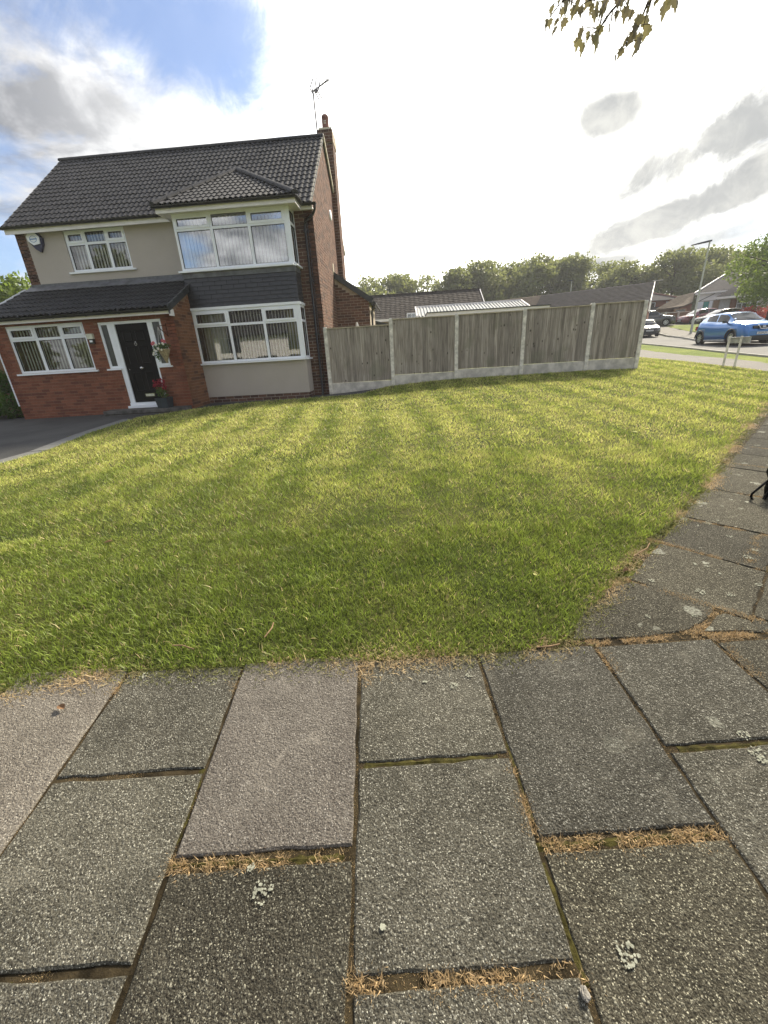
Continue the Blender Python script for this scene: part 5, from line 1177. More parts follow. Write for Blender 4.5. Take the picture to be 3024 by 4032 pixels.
p = MB(); p.box((-1.6, 19.2, .5), (-.66, 20.4, 2.45), fascia_m); p.build('wall', sd)
p = MB(); slab4(p, [(-1.7, 19.0, 2.78), (-.58, 19.0, 2.47), (-.58, 20.5, 2.47), (-1.7, 20.5, 2.78)], .08, dark_trim); p.build('roof', sd)
# long terrace of bungalows further back
def strip_roof(A, B_, down, drop, rows, mat, parent, name='roof', cw=.33, seed=0, limit=0):
    """ridge A->B, slope running to 'down' (xy vector) with drop in z; courses as overlapping strips with cut tile edges"""
    A, B_ = Vector(A), Vector(B_); dn = Vector((down[0], down[1], -drop)); u = (B_ - A)
    p = MB(); slab4(p, [A, B_, B_ + dn, A + dn] if True else [], .05, mat); o = p.build(name, parent)
    if (B_ - A).cross(dn).z < 0: pass
    q = MB(); r = random.Random(seed); n = max(1, int(u.length / cw)); nrm = u.cross(dn).normalized(); nrm = nrm if nrm.z > 0 else -nrm
    for i in range(rows):
        a0, a1 = i / rows, (i + 1.0) / rows
        for k in range(n):
            t0, t1 = k / n, (k + .94) / n; e = r.uniform(0, .008)
            P = [A + u * t0 + dn * a0 + nrm * (.01 + e), A + u * t1 + dn * a0 + nrm * (.01 + e), A + u * t1 + dn * a1 + nrm * (.045 + e), A + u * t0 + dn * a1 + nrm * (.045 + e)]
            Q = [P[3] - nrm * .03, P[2] - nrm * .03]
            q.add([tuple(v) for v in P + Q], [(0, 1, 2, 3), (3, 2, 5, 4)], mat, (r.random(),) * 3)
    q.build('tiles', o, kind='stuff'); return o
tb = thing('terraced_bungalow', (17, 48, 1.7), 'long low dark-tiled bungalow with white gable end behind the last fence panels', 'bungalow')
A = (24.2, 45.4, 5.99); Bm = (15.2, 50.45, 5.93); Cc = (10.4, 53.15, 5.9); dn = (-.49 * 3.7, -.87 * 3.7)
strip_roof(A, Bm, dn, 1.8, 14, darkroof_m, tb, seed=1); strip_roof(A, Bm, (-dn[0], -dn[1]), 1.8, 3, darkroof_m, tb, seed=2, cw=2)
def quadwall(mb, a, b, z0, z1, mt, th=.2):
    a = Vector((a[0], a[1], 0)); b = Vector((b[0], b[1], 0)); d = (b - a).normalized(); nn = Vector((-d.y, d.x, 0)) * th
    P = [a, b, b + nn, a + nn]; mb.add([(v.x, v.y, z0) for v in P] + [(v.x, v.y, z1) for v in P], [(3, 2, 1, 0), (4, 5, 6, 7), (0, 1, 5, 4), (1, 2, 6, 5), (2, 3, 7, 6), (3, 0, 4, 7)], mt)
p = MB(); ev = lambda P, k: (P[0] + dn[0] * k, P[1] + dn[1] * k)
quadwall(p, ev(Bm, .9), ev(A, .9), 1, 4.2, pbrick_m); p.build('wall', tb)
p = MB(); g0 = Vector((*ev(A, .9), 0)); g1 = Vector((*ev(A, -.9), 0)); ap = Vector((24.2, 45.4, 5.85)); p.add([(g0.x, g0.y, 1), (g1.x, g1.y, 1), (g1.x, g1.y, 3.4), (g0.x, g0.y, 3.4)], [(0, 1, 2, 3)], pbrick_m); p.build('gable_brick', tb)
p = MB(); p.add([(g0.x + .03, g0.y, 3.4), (g1.x + .03, g1.y, 3.4), (g1.x + .03, g1.y, 4.3), (ap.x + .03, ap.y, ap.z), (g0.x + .03, g0.y, 4.3)], [(0, 1, 2, 3, 4)], fascia_m); p.build('gable_panel', tb)
p = MB(); a_ = Vector(A) + Vector((.12, -.07, .06)); slab4(p, [a_, a_ + Vector((dn[0], dn[1], -1.8)), a_ + Vector((dn[0], dn[1], -2.0)), a_ + Vector((0, 0, -.2))], .05, fascia_m); p.build('bargeboard', tb)
tb2 = thing('terraced_bungalow', (12.5, 52, 1.7), 'brown-tiled bungalow roof between the corrugated garage and the darker roof', 'bungalow')
strip_roof(Bm, Cc, dn, 1.8, 14, brownroof_m, tb2, seed=3); p = MB(); quadwall(p, ev(Cc, .9), ev(Bm, .9), 1, 4.2, pbrick_m); p.build('wall', tb2)
ra = thing('rooftop_aerial', (24.3, 45.4, 6.0), 'small aerial on the right end of the dark bungalow roof', 'aerial')
p = MB(); p.tube([(24.25, 45.45, 5.6), (24.28, 45.45, 6.15)], .03, steel_m, 6); p.build('mast', ra); p = MB(); p.tube([(24.1, 45.4, 6.12), (24.95, 45.2, 6.1)], .02, steel_m, 6); p.build('boom', ra)
# distant hipped brick house
hh = thing('hipped_house', (35.5, 64, 3), 'distant red-brick house with grey hipped roof beyond the dark bungalow', 'house')
p = MB(); p.box((29, 62.6, 2), (36.9, 70, 5.45), pbrick_m); p.build('wall', hh)
p = MB(); q = [(28.6, 62.1, 5.45), (37.3, 62.1, 5.45), (37.3, 70.5, 5.45), (28.6, 70.5, 5.45), (33, 66.3, 7.0), (33.6, 66.3, 7.0)]
p.add(q, [(0, 1, 5, 4), (1, 2, 5), (2, 3, 4, 5), (3, 0, 4), (3, 2, 1, 0)], darkroof_m); rr_ = p.build('roof', hh)
p = MB(); p.tube([(37.3, 62.1, 5.5), (33.6, 66.3, 7.05)], .12, clay_m, 6); p.build('hip_tile', rr_)
for X_ in (33.6, 35.9):
    p = MB(); p.box((X_ - .45, 62.52, 4.55), (X_ + .45, 62.6, 5.25), white_pvc); wq = p.build('window', hh); p = MB(); p.box((X_ - .36, 62.50, 4.62), (X_ + .36, 62.52, 5.18), dglass_m); p.build('pane', wq)
p = MB(); slab4(p, [(29, 59.8, 3.9), (37.2, 59.8, 3.9), (36.9, 62.6, 4.7), (29, 62.6, 4.7)], .1, darkroof_m); p.build('lower_roof', hh)
p = MB(); p.box((29, 60, 2), (36.8, 62.5, 3.85), pbrick_m); p.build('lower_wall', hh)
# brown-roofed garage block
gg = thing('garage_block', (32.5, 56, 2.3), 'low brick garage with broad light brown tiled roof left of the white bungalow', 'garage')
E_ = [Vector(v) for v in ((29.5, 54, 3.96), (33.2, 55, 4.23), (35.1, 56.5, 4.68), (37.0, 59.5, 5.92), (34.6, 58.7, 5.55))]
p = MB(); slab4(p, [E_[0], E_[1], E_[2], E_[3], E_[4]], .12, brownroof_m); gr_ = p.build('roof', gg)
q = MB(); N_ = (E_[1] - E_[0]).cross(E_[4] - E_[0]).normalized()
for i in range(14):
    t0, t1 = i / 14, (i + 1) / 14; L0_, L1_ = E_[0].lerp(E_[4], t0), E_[0].lerp(E_[4], t1); R0_, R1_ = E_[2].lerp(E_[3], t0), E_[2].lerp(E_[3], t1)
    q.add([tuple(L0_ + N_ * .05), tuple(R0_ + N_ * .05), tuple(R1_ + N_ * .015), tuple(L1_ + N_ * .015), tuple(L0_ + N_ * .01), tuple(R0_ + N_ * .01)], [(0, 1, 2, 3), (4, 5, 1, 0)], brownroof_m)
q.build('tiles', gr_, kind='stuff')
p = MB(); quadwall(p, (30.2, 54.9), (33.3, 55.7), 2, 4.05, hbrick_m); quadwall(p, (33.3, 55.7), (35.6, 57.3), 2, 4.5, pbrick_m); p.build('wall', gg)
p = MB(); p.box((32.2, 54.9, 3.35), (33.6, 55.05, 3.95), brownp_m); wq = p.build('window', gg); p = MB(); p.box((32.38, 54.86, 3.47), (33.42, 54.9, 3.85), dglass_m); p.build('pane', wq)
bf = thing('garden_fence', (30.6, 52.6, 2.2), 'dark brown garden fence with pale coping behind the parked black car', 'fence')
a_, b_ = Vector((28.8, 53.4)), Vector((33.4, 53.6)); n = 16
for i in range(n):
    p = MB(); q0 = a_.lerp(b_, i / n); q1 = a_.lerp(b_, (i + .96) / n); quadwall(p, q0, q1, 2.0, 3.5 + random.uniform(-.01, .01), timber_m, .05); p.build('board', bf)
p = MB(); quadwall(p, (28.8, 53.37), (33.4, 53.57), 3.5, 3.57, concrete_m, .1); p.build('coping', bf)
for t in (.05, .36, .68): q0 = a_.lerp(b_, t); p = MB(); p.box((q0.x - .07, q0.y - .12, 2), (q0.x + .07, q0.y - .0, 3.62), concrete_m); p.build('post', bf)
# white bungalow on the right
wbn = thing('white_bungalow', (40, 54, 2.6), 'white and brick bungalow with big dark hipped roof behind the parked cars', 'bungalow')
o_ = Vector((35.8, 57.0, 0)); dv = Vector((.8, -.6, 0)); pv_ = Vector((.6, .8, 0)); P3 = lambda s, t, z: tuple(o_ + dv * s + pv_ * t + Vector((0, 0, z)))
strip_roof((41.5, 61, 7.95), (49, 55.4, 7.95), tuple(-pv_ * 6.4)[:2], 2.3, 20, darkroof_m, wbn, seed=5)
p = MB(); p.add([P3(-.3, 0, 5.62), P3(11, 0, 5.62), (49, 55.4, 7.97), (41.5, 61, 7.97)], [(0, 1, 2, 3)], darkroof_m); p.add([P3(-.3, 0, 5.62), (41.5, 61, 7.97), P3(-.3, 12, 5.62)], [(0, 1, 2)], darkroof_m); p.build('hip_slope', wbn)
p = MB(); p.tube([P3(-.3, 0, 5.66), (41.5, 61, 8.02)], .09, fascia_m, 6); p.build('hip_tile', wbn)
MW = frame(P3(0, .35, 0), dv, -pv_)
wall('wall', MW, 0, 11, 2.2, 5.6, [], render_m, .2, parent=wbn)
p = MB(); p.box((-.2, .32, 5.46), (11, .36, 5.62), fascia_m, MW); p.build('fascia', wbn)
p = MB(); p.box((.0, .04, 4.72), (4.4, .08, 5.46), fascia_m, MW); p.build('white_panel', wbn)
for a, b in ((.3, 1.7), (1.9, 3.3)):
    p = MB(); c0, c1 = MW @ Vector((a, .10, 4.74)), MW @ Vector((b, .10, 5.42)); p.tube([c0, c1], .035, dark_trim, 5); p.build('brace', wbn)
for a, b, mt, zt_ in ((.15, .75, white_pvc, 4.66), (1.35, 1.65, white_pvc, 4.66), (1.75, 2.3, brownp_m, 4.66), (2.35, 3.3, simple('pale_panel', (.55, .58, .62), .6), 4.66), (3.35, 3.9, pbrick_m, 4.6), (5.9, 6.9, simple('cream_wall', (.42, .39, .32), .9), 4.55), (7.0, 8.8, simple('pale_blue_wall', (.55, .60, .66), .8), 4.6)):
    p = MB(); p.box((a, .03, 2.3), (b, .07, zt_), mt, MW); p.build('wall_panel', wbn)
p = MB(); p.box((.8, .05, 2.4), (1.3, .09, 4.6), teal_m, MW); p.build('door', wbn, label='teal front door of the white bungalow')
p = MB(); p.box((5.25, .05, 2.4), (5.75, .09, 4.55), dglass_m, MW); dq = p.build('door', wbn)
p = MB(); p.box((5.12, .03, 2.4), (5.25, .11, 4.65), white_pvc, MW); p.box((5.75, .03, 2.4), (5.88, .11, 4.65), white_pvc, MW); p.build('door_frame', dq)
for a, b in ((3.95, 4.95), (8.9, 10.3)):
    window(MW, a, b, 3.3, 4.6, [(a + b) / 2], 4.1, None, dglass_m, parent=wbn, out=.12, sill=None)
A_, B2, C2 = P3(1.9, -1.4, 4.92), P3(5.6, -1.4, 4.95), P3(3.3, .5, 5.95)
p = MB(); slab4(p, [A_, B2, P3(4.6, .3, 5.9), C2], .1, darkroof_m); p.add([A_, C2, P3(1.9, .3, 4.95)], [(0, 1, 2)], darkroof_m); p.build('porch_roof', wbn)
p = MB(); p.box((1.9, 1.74, 4.68), (5.6, 1.78, 4.9), fascia_m, MW); p.build('porch_fascia', wbn)
# neighbour on the left edge
nb = thing('neighbour_house', (-17, 16, .5), 'edge of a neighbouring house with dark tiled roof at the far left', 'house')
p = MB(); p.box((-24, 14, 0), (-15.2, 20, 2.9), hmortar_m); p.build('wall', nb)
p = MB(); slab4(p, [(-24, 13.7, 2.9), (-14.9, 13.7, 2.9), (-17.5, 17, 4.75), (-24, 17, 4.75)], .12, darkroof_m); slab4(p, [(-14.9, 13.7, 2.9), (-14.9, 20.3, 2.9), (-17.5, 17, 4.75)], .12, darkroof_m); p.build('roof', nb)
sg = thing('side_gate', (-12.3, 12.6, .2), 'tall dark timber gate and fence left of the porch', 'gate')
for i in range(26):
    p = MB(); x_ = -14.2 + i * .12; p.box((x_, 12.6, .1), (x_ + .112, 12.625, 1.95), timber_m); p.build('board', sg)
# ================================================================== LAMP POSTS, SIGN
def lamp(loc, h, arm, label, grp):
    t = thing('street_lamp', loc, label, 'street lamp', grp); x, y, z = loc
    p = MB(); p.tube([(x, y, z - .2), (x, y, z + 1.2), (x, y, z + 1.25), (x, y, z + h - .5), (x, y, z + h - .1)], [.095, .095, .075, .055, .05], lamp_m, 12); p.build('column', t)
    p = MB(); q = Vector((x, y, z + h - .02)); d = Vector(arm)
    L = d.length; u = d.normalized(); s_ = Vector((-u.y, u.x, 0))
    vs = []
    for t_, w_, hh_ in ((-.12, .07, .10), (.1, .12, .12), (.55, .15, .09), (1, .09, .04)):
        c_ = q + u * L * t_ + Vector((0, 0, .0))
        vs += [tuple(c_ - s_ * w_ - Vector((0, 0, hh_ * .5))), tuple(c_ + s_ * w_ - Vector((0, 0, hh_ * .5))), tuple(c_ + s_ * w_ * .8 + Vector((0, 0, hh_ * .5))), tuple(c_ - s_ * w_ * .8 + Vector((0, 0, hh_ * .5)))]
    p.add(vs, [(i * 4 + k, i * 4 + (k + 1) % 4, (i + 1) * 4 + (k + 1) % 4, (i + 1) * 4 + k) for i in range(3) for k in range(4)] + [(3, 2, 1, 0), (12, 13, 14, 15)], dark_trim); p.build('lantern', t)
lamp((24.7, 39.15, H(24.7, 39.15)), 6.85, (-1.05, .6, -.12), 'tall pale street lamp standing beside the blue car', 'street lamps')
lamp((19.95, 55, 1.8), 5.9, (-.6, .1, .0), 'small distant street lamp rising above the dark bungalow roof', 'street lamps')
ns = thing('street_sign', (9.66, 13.3, H(9.66, 13.3)), 'street name sign seen from behind on two concrete posts at the path', 'street sign')
dd = Vector((.27, -.963, 0)).normalized(); s0_ = Vector((9.63, 13.44, 0)); nn_ = Vector((dd.y, -dd.x, 0))
for t in (.0, .34):
    c_ = s0_ + dd * t; z_ = H(c_.x, c_.y); p = MB(); lean = Vector((.0, 0, 0)); p.tube([(c_.x, c_.y, z_ - .1), (c_.x, c_.y, 1.27)], .036, concrete_m, 4, smooth=False); p.build('post', ns)
p = MB(); c_ = s0_ - dd * .09; e_ = s0_ + dd * .55; off = -nn_ * .06
vs = [c_ + off, e_ + off, e_ + off * 1.4, c_ + off * 1.4]; p.add([(v.x, v.y, 1.075) for v in vs] + [(v.x, v.y, 1.235) for v in vs], [(3, 2, 1, 0), (4, 5, 6, 7), (0, 1, 5, 4), (1, 2, 6, 5), (2, 3, 7, 6), (3, 0, 4, 7)], steel_m); p.build('sign_plate', ns)
p = MB(); p.tube([tuple(c_ + off * .8 + Vector((0, 0, 1.23))), tuple(e_ + off * .8 + Vector((0, 0, 1.23)))], .016, steel_m, 6); p.build('frame_rail', ns)

# ================================================================== CARS
def interp(pts, x):
    if x <= pts[0][0]: return pts[0][1]
    for (a, b), (c, d) in zip(pts[:-1], pts[1:]):
        if x <= c: t = (x - a) / (c - a) if c > a else 0; t = t * t * (3 - 2 * t) * .5 + t * .5; return b + (d - b) * t
    return pts[-1][1]
def text_mesh(name, txt, size, mat, parent, M, ext=.002):
    cu = bpy.data.curves.new(name, 'FONT'); cu.body = txt; cu.size = size; cu.extrude = ext; cu.align_x = 'CENTER'; cu.align_y = 'CENTER'
    tmp = bpy.data.objects.new('tmp', cu); COL.objects.link(tmp); dg = bpy.context.evaluated_depsgraph_get(); me = bpy.data.meshes.new_from_object(tmp.evaluated_get(dg)); bpy.data.objects.remove(tmp)
    me.materials.clear(); me.materials.append(mat); me.transform(M); o = bpy.data.objects.new(name, me); COL.objects.link(o); o.parent = parent; return o
def car(label, loc, heading, L, Wd, Ht, top, belt, cab, wheels, pm, plate=None, wr=.33, clad=False, emblem=None, lights='std', group='parked cars'):
    """local: +X forward, x measured from the nose backwards (s)"""
    rz = math.atan2(heading[1], heading[0]); t = thing('parked_car', loc, label, 'car', group, rz)
    hw = Wd / 2; arch = wr + .055
    ss = sorted({*[round(L * i / 40, 3) for i in range(41)], *[round(w + arch * math.cos(a), 3) for w in wheels for a in [k * math.pi / 10 for k in range(11)]]})
    def sec(s):
        zt, zb = interp(top, s), interp(belt, s); e = min(s, L - s); n = 1 - .30 * max(0, 1 - e / .55) ** 2.2; lo = .20 + .12 * max(0, 1 - e / .4) ** 2
        za = lo
        for w in wheels:
            if abs(s - w) < arch: za = max(za, wr + math.sqrt(arch ** 2 - (s - w) ** 2))
        cabin = zt - zb > .18; rw = (hw * .72 if cabin else hw * .80) * n
        k = min(1, max(0, (zt - zb - .04) / .3)); rw = hw * n * (.86 - .14 * k)
        mid = max(za + .01, lo + .35 * (zb - lo)); m2 = max(za + .02, lo + .70 * (zb - lo))
        zb = max(zb, m2 + .02)
        return [(0, lo), (hw * .80 * n, lo), (hw * .965 * n, za), (hw * 1.0 * n, mid), (hw * .995 * n, m2), (hw * .94 * n, zb), (hw * .90 * n - (.04 * k), zb + .02), (rw, max(zt - .045, zb + .021)), (rw * .80, max(zt - .012, zb + .022)), (0, max(zt, zb + .023))]
    S = [sec(s) for s in ss]; K = len(S[0]); mb = MB(); vs = []
    for s, q in zip(ss, S):
        x = L / 2 - s
        vs += [(x, -y, z) for y, z in q[::-1]] + [(x, y, z) for y, z in q[1:]]
    N = 2 * K - 1; fs = [(i * N + j, i * N + j + 1, (i + 1) * N + j + 1, (i + 1) * N + j) for i in range(len(ss) - 1) for j in range(N - 1)]
    mb.add(vs, fs, pm, smooth=True); mb.add([vs[j] for j in range(N)], [tuple(range(N))], pm, smooth=True); mb.add(vs[-N:], [tuple(range(N - 1, -1, -1))], pm, smooth=True)
    body = mb.build('body', t)
    # glass
    def pt(s, a, b, f, off=.006, side=1):
        q = sec(s); y = q[a][0] + (q[b][0] - q[a][0]) * f; z = q[a][1] + (q[b][1] - q[a][1]) * f; return (L / 2 - s, side * (y + off), z)
    w0, w1, r0, r1 = cab                                               # windscreen base/top, rear glass top/base
    def sidewin(s0, s1, lo=.10, hi=.90):
        for side in (1, -1):
            p = MB(); n = 6; v = []
            for i in range(n + 1): s = s0 + (s1 - s0) * i / n; v += [pt(s, 6, 7, lo, side=side), pt(s, 6, 7, hi, side=side)]
            p.add(v, [(2 * i, 2 * i + 2, 2 * i + 3, 2 * i + 1) for i in range(n)], dglass_m, smooth=True); p.build('side_window', t)
    pil = (w1 + r0) / 2 - .05
    sidewin(w0 + .45 * (w1 - w0) + .12, pil - .04); sidewin(pil + .04, r0 - .05 + .55 * (r1 - r0) * .5)
    for nm, s0, s1 in (('windscreen', w0 + .04, w1 - .05), ('rear_window', r0 + .06, r1 - .06)):
        p = MB(); v = []; n = 5
        for i in range(n + 1):
            s = s0 + (s1 - s0) * i / n; q = sec(s); x = L / 2 - s
            for f in (-1, -.75, 0, .75, 1):
                y = q[7][0] * abs(f) * .93; z = q[7][1] + .004 if abs(f) == 1 else (q[8][1] if abs(f) == .75 else q[9][1]); v.append((x + (.006 if nm == 'windscreen' else -.006), math.copysign(y, f) if f else 0, z + .010))
        p.add(v, [(i * 5 + j, i * 5 + j + 1, (i + 1) * 5 + j + 1, (i + 1) * 5 + j) for i in range(n) for j in range(4)], dglass_m, smooth=True); p.build(nm, t)
    # underbody and dark sills
    p = MB(); p.box((-L / 2 + .15, -hw * .78, .16), (L / 2 - .15, hw * .78, .42), dark_pl); p.build('underbody', t)
    for side in (1, -1):
        p = MB(); y0, y1 = sorted((side * hw * .93, side * (hw * .985))); p.box((L / 2 - wheels[1] + arch + .02, y0, .19), (L / 2 - wheels[0] - arch - .02, y1, .27), steel_m if clad else dark_pl); p.build('sill_trim', t)
        for w in wheels:
            p = MB(); x = L / 2 - w; pts = [(x + (arch + .012) * math.cos(a), side * (hw * 1.0), wr + (arch + .012) * math.sin(a)) for a in [k * math.pi / 14 for k in range(15)]]
            p.tube(pts, .032 if clad else .014, grey_p if clad else pm, 6); p.build('arch_trim', t)
            we = bpy.data.objects.new('wheel', None); 
            p = MB(); yc = side * (hw - .115); p.lathe([(wr * .62, -.10), (wr * .93, -.105), (wr, -.075), (wr, .075), (wr * .93, .105), (wr * .62, .10)], tyre_m, (x, yc, wr), 'y', 26); wo = p.build('wheel', t)
            p = MB(); yo = yc + side * .085
            p.lathe([(0, yo - yc), (wr * .16, yo - yc), (wr * .17, yo - yc - side * .02)], rim_m, (x, yc, wr), 'y', 14)
            p.lathe([(wr * .54, yo - yc), (wr * .64, yo - yc + side * .012), (wr * .66, yo - yc - side * .02)], rim_m, (x, yc, wr), 'y', 26)
            for k in range(7):
                a = k * 2 * math.pi / 7; ca, sa = math.cos(a), math.sin(a); wd_ = .028
                v = []
                for r_, ww in ((wr * .14, wd_ * 1.2), (wr * .6, wd_ * .8)):
                    for e in (-1, 1): v.append((x + r_ * ca - e * ww * sa, yo, wr + r_ * sa + e * ww * ca))
                v += [(q[0], q[1] - side * .03, q[2]) for q in v]
                p.add(v, [(0, 1, 3, 2), (4, 6, 7, 5), (0, 2, 6, 4), (1, 5, 7, 3)], rim_m)
            p.build('rim', wo)
            p = MB(); p.lathe([(0, yo - yc - side * .045), (wr * .62, yo - yc - side * .045)], dark_pl, (x, yc, wr), 'y', 20); p.build('brake_disc', wo)
            bpy.data.objects.remove(we)
    # front details
    def yn(s, f): q = sec(s); return q[4][0] * f
    zb0 = interp(belt, .25); nz = interp(top, 0.12)
    for side in (1, -1):
        p = MB()
        if lights == 'round':
            p.lathe([(0, .07), (.09, .06), (.125, .02), (.13, -.02)], chrome, (L / 2 - .20, side * hw * .70, .66), 'x', 20); p.build('headlight', t)
            p = MB(); x_ = L / 2 - .42; v = [(x_, side * hw * .80, .97), (x_ - .35, side * hw * .86, 1.03), (x_ - .35, side * hw * .70, 1.06), (x_, side * hw * .62, .985)]; p.add(v, [(0, 1, 2, 3)], chrome); p.build('top_light', t)
        else:
            c = []
            for s, f0, f1 in ((.10, .42, .42), (.14, .75, .6), (.42, .99, .93), (.62, 1.0, .985)):
                q = sec(s); z = interp(top, .3) - .12
                c.append((L / 2 - s + .035, side * min(q[4][0] * f0 + .012, q[4][0] + .012), z - .10 + s * .15)); c.append((L / 2 - s + .02, side * (q[4][0] * f1 + .008), z + .04 + s * .08))
            p.add(c, [(0, 2, 3, 1), (2, 4, 5, 3), (4, 6, 7, 5)], simple('headlight_glass_%d' % random.randint(0, 9999), (.45, .47, .5), .12, .8)); p.build('headlight', t)
        p = MB(); xm = L / 2 - (w0 + .35); zm = interp(belt, w0 + .4) + .06
        p.add([(xm, side * (hw * .90), zm - .05), (xm + .06, side * (hw + .17), zm - .06), (xm + .06, side * (hw + .19), zm + .06), (xm, side * (hw + .03), zm + .07), (xm - .08, side * (hw * .90), zm - .05), (xm - .06, side * (hw + .16), zm - .06), (xm - .06, side * (hw + .18), zm + .05), (xm - .08, side * (hw + .03), zm + .06)], [(0, 1, 2, 3), (7, 6, 5, 4), (1, 5, 6, 2), (3, 2, 6, 7), (0, 4, 5, 1), (4, 0, 3, 7)], dark_pl, smooth=False); p.build('wing_mirror', t)
    xf = L / 2
    p = MB(); p.box((xf - .12, -hw * .60, .24), (xf + .012, hw * .60, .40), dark_pl); p.build('lower_grille', t)
    if emblem == 'vee':
        p = MB(); p.box((xf - .20, -hw * .50, .72), (xf - .008, hw * .50, .84), dark_pl); p.build('grille', t)
        p = MB(); p.tube([(xf + .01, -.27, .86), (xf + .02, -.15, .69), (xf + .02, .15, .69), (xf + .01, .27, .86)], .026, chrome, 8); p.tube([(xf + .012, -.07, .775), (xf + .012, .07, .775)], .022, chrome, 8); p.lathe([(.055, 0), (.07, .012), (.055, .02)], chrome, (xf, 0, .775), 'x', 16); p.build('emblem', t)
    else:
        p = MB(); p.box((xf - .15, -hw * .42, .58), (xf + .010, hw * .42, .66), dark_pl); p.build('grille', t)
        p = MB(); p.tube([(xf + .012, -hw * .40, .655), (xf + .022, 0, .645), (xf + .012, hw * .40, .655)], .016, chrome, 6); p.lathe([(0, .03), (.05, .02), (.055, 0)], chrome, (xf, 0, .65), 'x', 16); p.build('emblem', t)
    if plate:
        p = MB(); zc = .50; p.box((xf + .014, -.26, zc - .056), (xf + .026, .26, zc + .056), plate_m); po_ = p.build('number_plate', t)
        text_mesh('plate_text', plate, .105, ink_m, po_, Matrix(((0, 0, 1, xf + .027), (1, 0, 0, 0), (0, 1, 0, zc), (0, 0, 0, 1))))
    for side in (1, -1):
        p = MB(); x = -L / 2; z = interp(belt, L - .2) - .12; p.box((x - .01, min(side * hw * .55, side * hw * .84), z - .12), (x + .12, max(side * hw * .55, side * hw * .84), z + .08), simple('tail_lamp_%d' % random.randint(0, 9999), (.35, .01, .01), .2, .6)); p.build('tail_light', t)
    return t
juke_top = [(0, .62), (.05, .80), (.18, .93), (.5, 1.02), (1.02, 1.10), (1.35, 1.28), (1.80, 1.52), (2.3, 1.57), (2.9, 1.545), (3.45, 1.44), (3.8, 1.22), (4.0, .98), (4.13, .62)]
juke_belt = [(0, .58), (.05, .74), (.18, .88), (.5, .97), (1.02, 1.03), (2.2, 1.06), (3.1, 1.14), (3.6, 1.16), (3.9, 1.02), (4.05, .90), (4.13, .58)]
car('bright blue parked crossover with a white roof gleam, nearest of the cars', (17.55, 24.35, H(17.3, 24.4) - .03), (-.05, -1), 4.13, 1.77, 1.57, juke_top, juke_belt, (1.02, 1.80, 3.05, 3.85), (.86, 3.39), blue_p, 'BG09 JPV', wr=.34, clad=True, emblem='vee', lights='round')
hat_top = [(0, .50), (.06, .66), (.25, .76), (.95, .92), (1.30, 1.15), (1.75, 1.38), (2.3, 1.45), (3.0, 1.42), (3.5, 1.28), (3.75, .98), (3.85, .55)]
hat_belt = [(0, .46), (.06, .60), (.25, .71), (.95, .86), (2.2, .92), (3.3, .96), (3.7, .88), (3.85, .50)]
car('small dark hatchback with a pale glare on its bonnet, half hidden behind the fence post', (21.15, 39.8, H(21.1, 39.5) - .03), (-.30, -1), 3.85, 1.68, 1.45, hat_top, hat_belt, (.95, 1.72, 3.0, 3.7), (.75, 3.25), black_p, 'PJ03 XOR', wr=.30)
suv_top = [(0, .62), (.06, .86), (.3, .98), (1.1, 1.08), (1.5, 1.34), (2.0, 1.58), (2.6, 1.64), (3.5, 1.60), (4.0, 1.42), (4.35, 1.02), (4.47, .62)]
suv_belt = [(0, .58), (.06, .80), (.3, .92), (1.1, 1.01), (3.2, 1.10), (4.0, 1.12), (4.3, .96), (4.47, .58)]
car('dark red parked car in side view with nose to the left', (33.5, 52.3, 2.06), (-1, -.12), 4.47, 1.82, 1.62, suv_top, suv_belt, (1.1, 2.0, 3.5, 4.3), (.88, 3.56), red_p, 'MX21 KLD', wr=.35)
est_top = [(0, .55), (.06, .74), (.3, .84), (1.1, .98), (1.6, 1.25), (2.15, 1.46), (2.8, 1.52), (3.8, 1.50), (4.3, 1.36), (4.6, .98), (4.72, .55)]
est_belt = [(0, .50), (.06, .68), (.3, .78), (1.1, .90), (3.2, .98), (4.2, 1.0), (4.5, .90), (4.72, .50)]
car('charcoal estate car between the blue car and the dark red car', (33.6, 49.0, 1.90), (-1, -.14), 4.72, 1.82, 1.52, est_top, est_belt, (1.1, 2.15, 3.9, 4.5), (.9, 3.72), navy_p, 'YK16 OTE', wr=.33)
car('dark grey parked car behind the small hatchback', (26.4, 49.0, 2.06), (.93, -.36), 4.47, 1.82, 1.62, suv_top, suv_belt, (1.1, 2.0, 3.5, 4.3), (.88, 3.56), grey_p, None, wr=.36)
car('black car with only its front corner showing in front of the brown fence', (28.2, 52.0, 2.28), (.90, -.42), 4.0, 1.70, 1.45, [(a * 1.04, b) for a, b in hat_top], [(a * 1.04, b) for a, b in hat_belt], (1.0, 1.78, 3.1, 3.8), (.78, 3.36), black_p, None, wr=.31)

